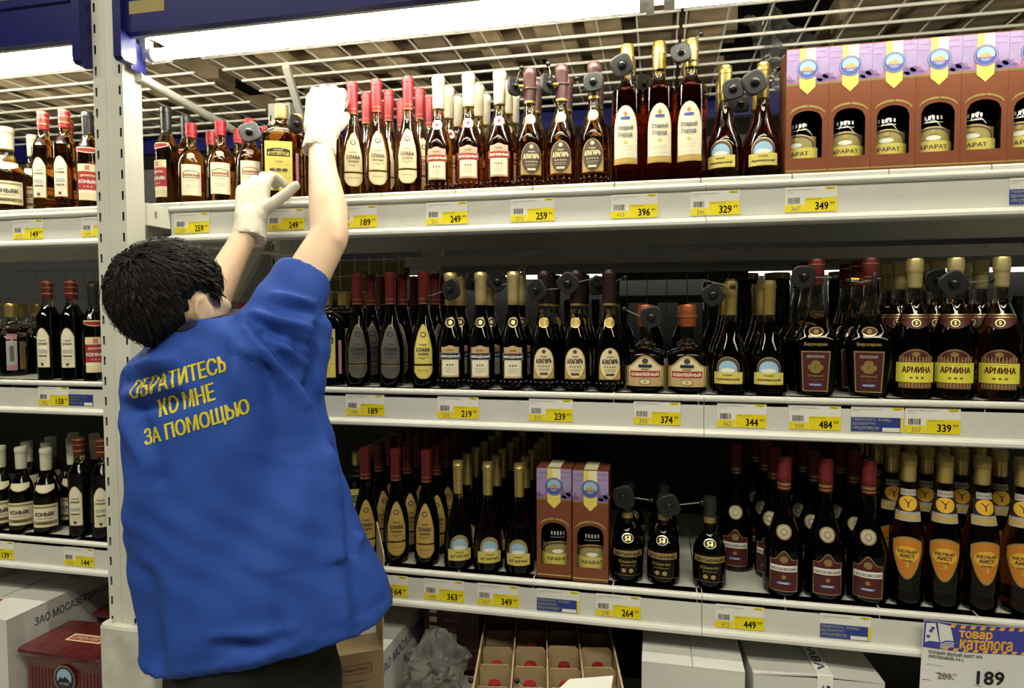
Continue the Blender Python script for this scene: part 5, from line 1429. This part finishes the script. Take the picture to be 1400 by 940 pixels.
# head frame
hf = Vector((.24, .88, .28)).normalized()
hu = Vector((-.10, -.30, .93)); hu = (hu - hf * hu.dot(hf)).normalized()
hr = hf.cross(hu)
HC = Vector((-.866, -.445, 1.516))
HM = Matrix((hr, hf, hu)).transposed()
HS = .92
H = lambda x, y, z: HC + HM @ Vector((x, y, z)) * HS
SR, ER, WR = Vector((-.700, -.425, 1.435)), Vector((-.655, -.262, 1.660)), Vector((-.768, -.085, 1.898))
SLt, EL, WL = Vector((-.948, -.385, 1.335)), Vector((-.945, -.290, 1.480)), Vector((-.932, -.125, 1.704))
b = MB()
sk = 'skin'
b.ball(H(0, -.012, .030), (.073, .094, .086), sk, 24, 16, HM)
b.ball(H(0, .030, -.035), (.062, .066, .072), sk, 20, 14, HM)
b.ball(H(0, .055, -.092), (.034, .036, .026), sk, 16, 10, HM)
b.capsule(H(-.045, .01, -.070), .022, H(-.012, .070, -.100), .020, sk)
b.capsule(H(.045, .01, -.070), .022, H(.012, .070, -.100), .020, sk)
b.capsule(H(0, .088, .012), .009, H(0, .108, -.030), .0135, sk)
b.ball(H(.012, .096, -.032), .009, sk, 10, 8); b.ball(H(-.012, .096, -.032), .009, sk, 10, 8)
b.ball(H(0, .092, -.060), (.022, .008, .006), sk, 12, 8, HM); b.ball(H(0, .090, -.069), (.020, .008, .007), sk, 12, 8, HM)
b.capsule(H(-.045, .074, .026), .010, H(-.012, .085, .024), .010, sk); b.capsule(H(.045, .074, .026), .010, H(.012, .085, .024), .010, sk)
b.ball(H(.045, .060, -.018), (.020, .022, .018), sk, 12, 8, HM); b.ball(H(-.045, .060, -.018), (.020, .022, .018), sk, 12, 8, HM)
for s_ in (-1, 1):
    e = Matrix.Rotation(R(-22 * s_), 3, 'Z') @ Matrix.Rotation(R(10), 3, 'X')
    b.ball(H(.080 * s_, -.008, -.012), (.0090, .023, .035), sk, 14, 10, HM @ e)
    b.ball(H(.074 * s_, .002, -.038), (.007, .011, .012), sk, 10, 8, HM)
    ce = H(.081 * s_, -.010, -.006)
    b.tube([H(.084 * s_, .008, .010), H(.088 * s_, -.004, .022), H(.091 * s_, -.020, .016), H(.091 * s_, -.027, -.004), H(.086 * s_, -.020, -.026)], .0042, sk, 8)
NB = Vector((-.835, -.43, 1.415))
b.capsule(H(0, -.020, -.045), .050, NB, .058, sk)
b.capsule(NB, .06, Vector((-.80, -.40, 1.20)), .095, sk)
b.capsule(Vector((-.80, -.40, 1.20)), .095, Vector((-.75, -.40, .95)), .095, sk)
b.capsule(NB - Vector((0, 0, .05)), .055, SR, .040, sk); b.capsule(NB - Vector((0, 0, .06)), .055, SLt, .040, sk)
def limb(pts):
    for (p, r0), (q, r1) in zip(pts[:-1], pts[1:]):
        b.capsule(p, r0, q, r1, sk)
mid = lambda p, q, t: p.lerp(q, t)
limb([(SR, .040), (mid(SR, ER, .55), .044), (ER, .0385)])
limb([(ER, .0385), (mid(ER, WR, .28) + Vector((.004, 0, .0)), .0405), (mid(ER, WR, .65), .032), (WR, .0265), (WR + (WR - ER) * .12, .027)])
b.ball(ER + Vector((.014, -.016, -.012)), .026, sk, 12, 8)
limb([(SLt, .042), (EL, .038)])
limb([(EL, .038), (mid(EL, WL, .30), .0385), (mid(EL, WL, .65), .031), (WL, .0255), (WL + (WL - EL) * .12, .026)])
onperson('body', remesh(b, .0052, 1, 'body', 5, .5))
for s_ in (-1, 1):
    mb = MB(); mb.ball(H(.030 * s_, .076, .006), .0095, 'eye_white', 14, 10); mb.ball(H(.0305 * s_, .084, .008), (.0045, .0025, .0045), 'ink_black', 10, 8, HM)
    onperson('eye', mb.mesh('eye'))

# hair: a cropped cap of overlapping locks flowing from the crown
def hair_ok(p):
    x, y, z = p
    if z > .062: return y < .088
    if z > .010: return y < .026 + (z - .010) * 1.0 and not (abs(x) > .06 and z < .024 and y > -.028 and y < .012)
    if z > -.020: return y < -.030 if abs(x) > .05 else y < .0
    return y < -.040 + (-z - .02) * .10 and z > -.128
hb = MB()
rh = random.Random(5)
segs, rgs = 36, 24
def hsurf(th, a, g=1.0):
    x = .081 * g * math.sin(th) * math.cos(a); y = .103 * g * math.sin(th) * math.sin(a) - .012; z = -math.cos(th) * .098 * g + .030
    if z < -.02:
        y -= (-.02 - z) * .16 * (1 if y < 0 else 0)
        x *= 1 - max(0, -.05 - z) * 3
    return Vector((x, y, z))
ve, fe = [], []
for i in range(rgs + 1):
    th = .5 + (math.pi - .52) * i / rgs
    for k in range(segs):
        p = hsurf(th, 2 * math.pi * k / segs)
        ve.append(p)
for i in range(rgs):
    for k in range(segs):
        k2 = (k + 1) % segs
        q = (i * segs + k, i * segs + k2, (i + 1) * segs + k2, (i + 1) * segs + k)
        if sum(hair_ok(ve[j]) for j in q) >= 3:
            fe.append(q)
fe.append(tuple(range(rgs * segs, (rgs + 1) * segs)))
hb.add([H(*p) for p in ve], fe, 'hair_dark', True)
crown = Vector((.012, -.065, .115))
nl = 0
while nl < 5200:
    a = rh.uniform(0, 2 * math.pi); th = math.acos(rh.uniform(-1, .98)); th = math.pi - th
    p = hsurf(th, a, 1.0)
    if not hair_ok(p): continue
    nl += 1
    c0 = Vector((0, -.012, .030))
    n = (p - c0); n = Vector((n.x / .0066, n.y / .0106, n.z / .0096)).normalized()
    fl = (p - crown)
    fl = fl - n * fl.dot(n)
    if fl.length < .004: fl = Vector((rh.uniform(-1, 1), rh.uniform(-1, 1), 0))
    fl.normalize()
    sw = n.cross(fl)
    fl = (fl + sw * rh.uniform(-.25, .45) + Vector((0, 0, -.25))).normalized()
    fl = (fl - n * fl.dot(n)).normalized()
    L = rh.uniform(.026, .048) * (.75 if p.z < -.03 else 1)
    lift = rh.uniform(.001, .006) + (.006 if rh.random() < .06 else 0)
    bulge = .003 + .006 * max(0, min(1, (p.z + .02) / .10))
    q0 = p + n * (bulge * .2)
    q1 = p + fl * L * .4 + n * (bulge + lift * .5)
    q2 = p + fl * L * .75 + n * (bulge * .9 + lift - L * L * 3.0)
    q3 = p + fl * L + n * (bulge * .5 + lift - L * L * 6.5)
    if any(abs(q.x) > .050 and -.040 < q.y < .040 and -.070 < q.z < .026 for q in (q2, q3)): continue
    rr_ = rh.uniform(.0014, .0026)
    pts = [q0, q1, q2, q3]
    vs_, fs_ = [], []
    for i, q in enumerate(pts):
        w_ = (rr_, rr_ * 1.15, rr_ * .8, .0004)[i]
        vs_ += [H(*(q + sw * w_)), H(*(q + n * w_ * .5)), H(*(q - sw * w_))]
    for i in range(3):
        k = i * 3
        fs_ += [(k, k + 3, k + 4, k + 1), (k + 1, k + 4, k + 5, k + 2), (k + 2, k + 5, k + 3, k)]
    hb.add(vs_, fs_, 'hair_dark', True)
onperson('hair', hb.mesh('hair'))['label'] = 'short tousled dark brown hair'

# smock: lofted body with short sleeves, fused and then creased
PHI = R(12)
ax, bx_ = Vector((math.cos(PHI), math.sin(PHI), 0)), Vector((-math.sin(PHI), math.cos(PHI), 0))
rings = [  # centre, half width, half depth, side tilt
    ((-.700, -.420, .912), .225, .140, .20), ((-.707, -.420, .96), .220, .140, .20), ((-.742, -.420, 1.06), .205, .140, .19), ((-.765, -.420, 1.18), .190, .135, .13), ((-.782, -.420, 1.29), .180, .130, .10),
    ((-.792, -.420, 1.365), .170, .122, .18), ((-.802, -.420, 1.415), .152, .112, .25), ((-.812, -.422, 1.450), .120, .095, .30), ((-.822, -.424, 1.476), .080, .078, .25), ((-.826, -.424, 1.490), .070, .070, .20)]
c = MB()
vs_, fs_ = [], []
SG = 48
for cc, A, B, tl in rings:
    for k in range(SG):
        a = 2 * math.pi * k / SG
        ca, sa = math.cos(a), math.sin(a)
        px_ = math.copysign(abs(ca) ** .85, ca) * A; py_ = math.copysign(abs(sa) ** .85, sa) * B
        vs_.append(Vector(cc) + ax * px_ + bx_ * py_ + Vector((0, 0, tl * px_)))
for i in range(len(rings) - 1):
    for k in range(SG):
        k2 = (k + 1) % SG
        fs_.append((i * SG + k, i * SG + k2, (i + 1) * SG + k2, (i + 1) * SG + k))
fs_.append(tuple(range(SG))[::-1]); fs_.append(tuple(range((len(rings) - 1) * SG, len(rings) * SG)))
c.add(vs_, fs_, 'smock_blue', True)
SE = SR.lerp(ER, .60)
c.capsule(Vector((-.745, -.425, 1.385)), .100, Vector((-.688, -.400, 1.470)), .070, 'smock_blue', 24)
c.tube([Vector((-.72, -.425, 1.41)), Vector((-.690, -.395, 1.475)), SE + Vector((.0, -.0, .012))], .092, 'smock_blue', 28, .055)
c.capsule(Vector((-.655, -.385, 1.36)), .045, Vector((-.655, -.350, 1.47)), .045, 'smock_blue', 16)
c.capsule(Vector((-.88, -.42, 1.36)), .10, Vector((-.955, -.39, 1.355)), .072, 'smock_blue', 24)
c.tube([Vector((-.955, -.40, 1.35)), Vector((-.955, -.33, 1.42))], .075, 'smock_blue', 20, .062)
sm = remesh(c, .0062, 1, 'smock', 7, .5)
co = np.empty(len(sm.vertices) * 3); sm.vertices.foreach_get('co', co); co = co.reshape(-1, 3)
no = np.array([v.normal[:] for v in sm.vertices])
def seg_d(P, a, b_):
    a, b_ = np.array(a), np.array(b_)
    ab = b_ - a
    t = np.clip(((P - a) @ ab) / (ab @ ab), 0, 1)
    return np.linalg.norm(P - (a + t[:, None] * ab), axis=1), t
disp = np.zeros(len(co))
FOLDS = [ ((-0.6, -0.5, 1.44), (-0.529, -0.5, 1.244), 0.022, 0.01), ((-0.529, -0.5, 1.244), (-0.512, -0.5, 1.097), 0.022, 0.011), ((-0.512, -0.5, 1.097), (-0.505, -0.5, 0.953), 0.022, 0.011), ((-0.576, -0.5, 1.44), (-0.504, -0.5, 1.246), 0.014, -0.008), ((-0.504, -0.5, 1.246), (-0.487, -0.5, 1.099), 0.014, -0.009), ((-0.487, -0.5, 1.099), (-0.478, -0.5, 0.962), 0.014, -0.009), ((-0.638, -0.5, 1.452), (-0.62, -0.5, 1.265), 0.045, -0.012), ((-0.62, -0.5, 1.265), (-0.699, -0.5, 1.069), 0.05, -0.013), ((-0.55, -0.5, 1.243), (-0.752, -0.5, 0.96), 0.05, 0.009), ((-0.734, -0.5, 1.449), (-0.753, -0.5, 1.362), 0.014, -0.004), ((-0.753, -0.5, 1.362), (-0.848, -0.5, 1.353), 0.016, -0.003), ((-0.708, -0.5, 1.439), (-0.716, -0.5, 1.376), 0.016, 0.003), ((-0.697, -0.5, 1.439), (-0.668, -0.5, 1.339), 0.024, 0.003), ((-0.914, -0.5, 1.408), (-0.834, -0.5, 1.427), 0.009, 0.007), ((-0.929, -0.5, 1.382), (-0.831, -0.5, 1.406), 0.008, -0.007), ((-0.933, -0.5, 1.358), (-0.829, -0.5, 1.384), 0.01, 0.007), ((-0.912, -0.5, 1.337), (-0.815, -0.5, 1.361), 0.01, -0.006), ((-0.933, -0.5, 1.329), (-0.881, -0.5, 1.251), 0.016, 0.009), ((-0.906, -0.5, 1.332), (-0.861, -0.5, 1.229), 0.015, -0.007), ((-0.881, -0.5, 1.251), (-0.929, -0.5, 1.118), 0.02, 0.006), ((-0.892, -0.5, 1.054), (-0.878, -0.5, 0.873), 0.022, -0.007), ((-0.821, -0.5, 1.152), (-0.836, -0.5, 0.885), 0.03, 0.006), ((-0.759, -0.5, 0.975), (-0.616, -0.5, 0.979), 0.01, 0.005), ((-0.752, -0.5, 0.957), (-0.666, -0.5, 0.953), 0.01, -0.005), ((-0.648, -0.5, 1.007), (-0.632, -0.5, 0.957), 0.01, -0.005), ((-0.753, -0.5, 0.92), (-0.582, -0.5, 0.964), 0.012, 0.004), ((-0.499, -0.5, 1.219), (-0.484, -0.5, 1.167), 0.008, -0.009), ((-0.484, -0.5, 1.167), (-0.472, -0.5, 1.094), 0.008, -0.008), ((-0.472, -0.5, 1.094), (-0.444, -0.5, 1.087), 0.008, 0.005), ((-0.51, -0.5, 1.233), (-0.493, -0.5, 1.123), 0.01, 0.006), ((-0.665, -0.5, 1.506), (-0.54, -0.5, 1.474), 0.007, 0.006), ((-0.665, -0.5, 1.494), (-0.546, -0.5, 1.443), 0.007, -0.006), ((-0.661, -0.5, 1.482), (-0.555, -0.5, 1.41), 0.007, 0.006), ((-0.657, -0.5, 1.469), (-0.563, -0.5, 1.373), 0.008, -0.007), ((-0.649, -0.5, 1.457), (-0.569, -0.5, 1.342), 0.009, 0.006), ((-0.637, -0.5, 1.524), (-0.534, -0.5, 1.504), 0.006, -0.005), ((-0.618, -0.5, 1.538), (-0.533, -0.5, 1.523), 0.006, 0.005), ((-0.675, -0.5, 1.489), (-0.6, -0.5, 1.452), 0.009, -0.006), ((-0.682, -0.5, 1.477), (-0.608, -0.5, 1.39), 0.012, 0.006), ((-0.551, -0.5, 1.489), (-0.552, -0.5, 1.391), 0.01, 0.006), ((-0.537, -0.5, 1.477), (-0.548, -0.5, 1.342), 0.008, -0.006) ]
hemz = .95
side = np.where(co[:, 2] < hemz + .12, 1 - np.clip(np.abs(no[:, 2]) * 1.6, 0, 1), 1)
VD = np.array([-.62, .785, 0])
back_facing = np.clip(.25 - no @ VD, 0, .5) * 2
flat = lambda P: P - np.outer(P @ VD, VD) if P.ndim == 2 else P - (P @ VD) * VD
for a, b_, w_, h_ in FOLDS:
    d, t = seg_d(flat(co), flat(np.array(a)), flat(np.array(b_)))
    disp += 2.1 * h_ * np.exp(-(d / w_) ** 2) * np.sin(np.clip(t, .06, .94) * np.pi) ** .35 * back_facing * side
# drape waves growing toward the hem
ang = np.arctan2((co[:, 1] + .42), (co[:, 0] + .73))
low = np.clip((1.30 - co[:, 2]) / .42, 0, 1)
disp += low * side * (.0040 * np.sin(ang * 7 + 1.2) + .0025 * np.sin(ang * 12 + co[:, 2] * 7))
lat = (co[:, 0] + .70) * ax.x + (co[:, 1] + .42) * ax.y
hemd = co[:, 2] - (.912 + .20 * lat)
disp += np.where(hemd < .024, .0020, 0)
disp += .0024 * np.sin(co[:, 0] * 55 + co[:, 2] * 31 + 3 * np.sin(co[:, 2] * 17)) * np.sin(co[:, 2] * 43 + co[:, 1] * 29)
co2 = co + no * disp[:, None]
sm.vertices.foreach_set('co', co2.ravel()); sm.update()
smock = onperson('smock', sm)
smock['label'] = 'loose royal blue short-sleeved smock with yellow lettering on the back'
bv = BVHTree.FromPolygons([Vector(p) for p in co2], [tuple(p.vertices) for p in sm.polygons])
# yellow lettering printed on the back
tn = (bx_ * .93 + ax * -.30).normalized()
def print_on(s, cx, cz, wd, ht, rise, name='lettering'):
    v_, f_ = text2d(s, 0.0)
    me = bmesh.new()
    for du in (-.0010, .0010):
        vs2 = [me.verts.new((a + du / wd, b2, 0)) for a, b2 in v_]
        for q in f_:
            try: me.faces.new([vs2[i] for i in q])
            except ValueError: pass
    bmesh.ops.triangulate(me, faces=me.faces[:])
    for _ in range(2):
        bmesh.ops.subdivide_edges(me, edges=me.edges[:], cuts=1, use_grid_fill=True)
    e1 = (ax * .97 + bx_ * .0).normalized()
    for v in me.verts:
        u, w2 = (v.co.x - .5) * wd, (v.co.y - .5) * ht
        P = Vector((cx, -.42, cz)) + e1 * (u * math.cos(rise)) + Vector((0, 0, u * math.sin(rise) + w2)) + e1 * (-w2 * math.sin(rise) * .6)
        hit, n_, _, _ = bv.ray_cast(P - tn * .6, tn)
        v.co = (hit + n_ * .0010) if hit else P
    m2 = bpy.data.meshes.new('lettering')
    me.to_mesh(m2); me.free()
    m2.materials.append(MATS['smock_yellow'])
    o = bpy.data.objects.new(name, m2); COL.objects.link(o); o.parent = smock
    return o
print_on('ОБРАТИТЕСЬ', -.862, 1.396, .170, .028, R(16))
print_on('КО МНЕ', -.846, 1.358, .098, .030, R(17))
print_on('ЗА ПОМОЩЬЮ', -.828, 1.318, .186, .031, R(17))
# dark collar peeping out at the nape
mb = MB(); n = 20
mb.tube([Vector((-.830, -.432, 1.486)) + ax * (.070 * math.cos(2 * math.pi * k / n)) + bx_ * (.062 * math.sin(2 * math.pi * k / n)) + Vector((0, 0, .012 * math.cos(2 * math.pi * k / n) + .010 * math.sin(2 * math.pi * k / n))) for k in range(n + 1)], .011, 'navy_cloth', 10)
onperson('collar', mb.mesh('collar'))

# trousers and shoes
c = MB(); dm = 'denim'
HP = Vector((-.745, -.415, .88))
c.capsule(HP + Vector((0, 0, .06)), .145, HP, .155, dm, 20)
for s_, fx in ((-1, -.835), (1, -.665)):
    hip, kn, ank = Vector((-.745 + .075 * s_, -.415, .82)), Vector((-.745 + .085 * s_, -.400, .46)), Vector((fx, -.430, .10))
    c.capsule(hip, .098, kn, .070, dm, 18); c.capsule(kn, .070, ank, .056, dm, 18)
onperson('trousers', remesh(c, .009, 1, 'trousers', 5))
for fx in (-.835, -.665):
    mb = MB(); mb.capsule((fx, -.455, .045), .044, (fx, -.295, .040), .038, 'shoe_black', 14); mb.capsule((fx, -.44, .05), .042, (fx, -.43, .11), .048, 'shoe_black', 14)
    me = remesh(mb, .008, 1, 'shoe', 4)
    for v in me.vertices:
        v.co.z = max(v.co.z, 0.002)
    onperson('shoe', me)

# gloves: palm, four curled fingers, thumb, ribbed cuff
def glove(wrist, d, back, fingers, thumb, cuff_len=.05, mirror=1, width=.040):
    """d: towards the knuckles, back: out of the back of the hand; finger bends in degrees per joint"""
    d = Vector(d).normalized(); back = Vector(back); back = (back - d * back.dot(d)).normalized()
    s = d.cross(back) * mirror          # towards the thumb side
    g = MB(); m = 'glove_knit'
    kn = wrist + d * .095
    for off in (-.030, -.011, .010, .029):
        g.capsule(wrist + s * off * .75 + d * .012, .0195, kn + s * off + back * .002, .0165, m, 14)
    g.capsule(wrist - d * cuff_len, .0375, wrist + d * .008, .0330, m, 20)
    Ls = [(.042, .026, .020), (.047, .029, .021), (.043, .027, .020), (.034, .021, .017)]
    for i, (off, (a0, a1, a2, spread)) in enumerate(zip((.030, .011, -.010, -.029), fingers)):
        p = kn + s * off
        dirn = (d + s * spread).normalized()
        r0 = (.0122, .0125, .0120, .0108)[i]
        for L, a in zip(Ls[i], (a0, a1, a2)):
            dirn = (Matrix.Rotation(R(a), 3, s * mirror) @ dirn) if True else dirn
            q = p + dirn * L
            g.capsule(p, r0, q, r0 * .93, m, 12)
            p, r0 = q, r0 * .93
    p = wrist + s * .026 + d * .024
    dirn = (d * thumb[0] + s * thumb[1] - back * thumb[2]).normalized()
    r0 = .0165
    for L, bend in ((.038, 0), (.034, thumb[3]), (.028, thumb[3])):
        dirn = (dirn + d * bend * .4 - s * bend * .12).normalized()
        q = p + dirn * L
        g.capsule(p, r0, q, r0 * .9, m, 12)
        p, r0 = q, r0 * .88
    me = remesh(g, .0034, 1, 'glove', 4)
    c3 = np.array([v.co[:] for v in me.vertices]); n3 = np.array([v.normal[:] for v in me.vertices])
    al = (c3 - np.array(wrist)) @ np.array(d)
    rad_ = c3 - np.array(wrist) - al[:, None] * np.array(d)
    an = np.arctan2(rad_ @ np.array(s), rad_ @ np.array(back))
    rib = np.where(al < .004, .0014 * np.sin(an * 30), 0) + np.where((al < -cuff_len - .004), .003 * np.sin(an * 9), 0)
    c4 = c3 + n3 * rib[:, None]
    # flat cuff end instead of a round one
    cut = -cuff_len - .006
    ov = np.minimum(al - cut, 0)
    c4 -= ov[:, None] * np.array(d)
    me.vertices.foreach_set('co', c4.ravel()); me.update()
    return me
# right hand: back of the hand to the viewer, fingers hooked over the flask neck
gr = glove(WR + Vector((0, .006, .022)), (-.05, .36, .93), (.38, -.86, .32), [(-18, -60, -40, .06), (-15, -62, -42, .0), (-15, -62, -42, -.03), (-18, -60, -40, -.10)], (.85, .25, .75, .4), .042, 1)
onperson('glove', gr)['label'] = 'white knitted glove on the raised right hand'
gl = glove(WL + Vector((.0, .008, .014)), (-.16, .40, .90), (-.10, -.90, .40), [(-22, -50, -35, .10), (-20, -52, -36, .02), (-20, -52, -36, -.04), (-22, -50, -36, -.10)], (.50, .95, .10, .25), .042, 1)
onperson('glove', gl)['label'] = 'white knitted glove on the left hand, thumb spread along the shelf'
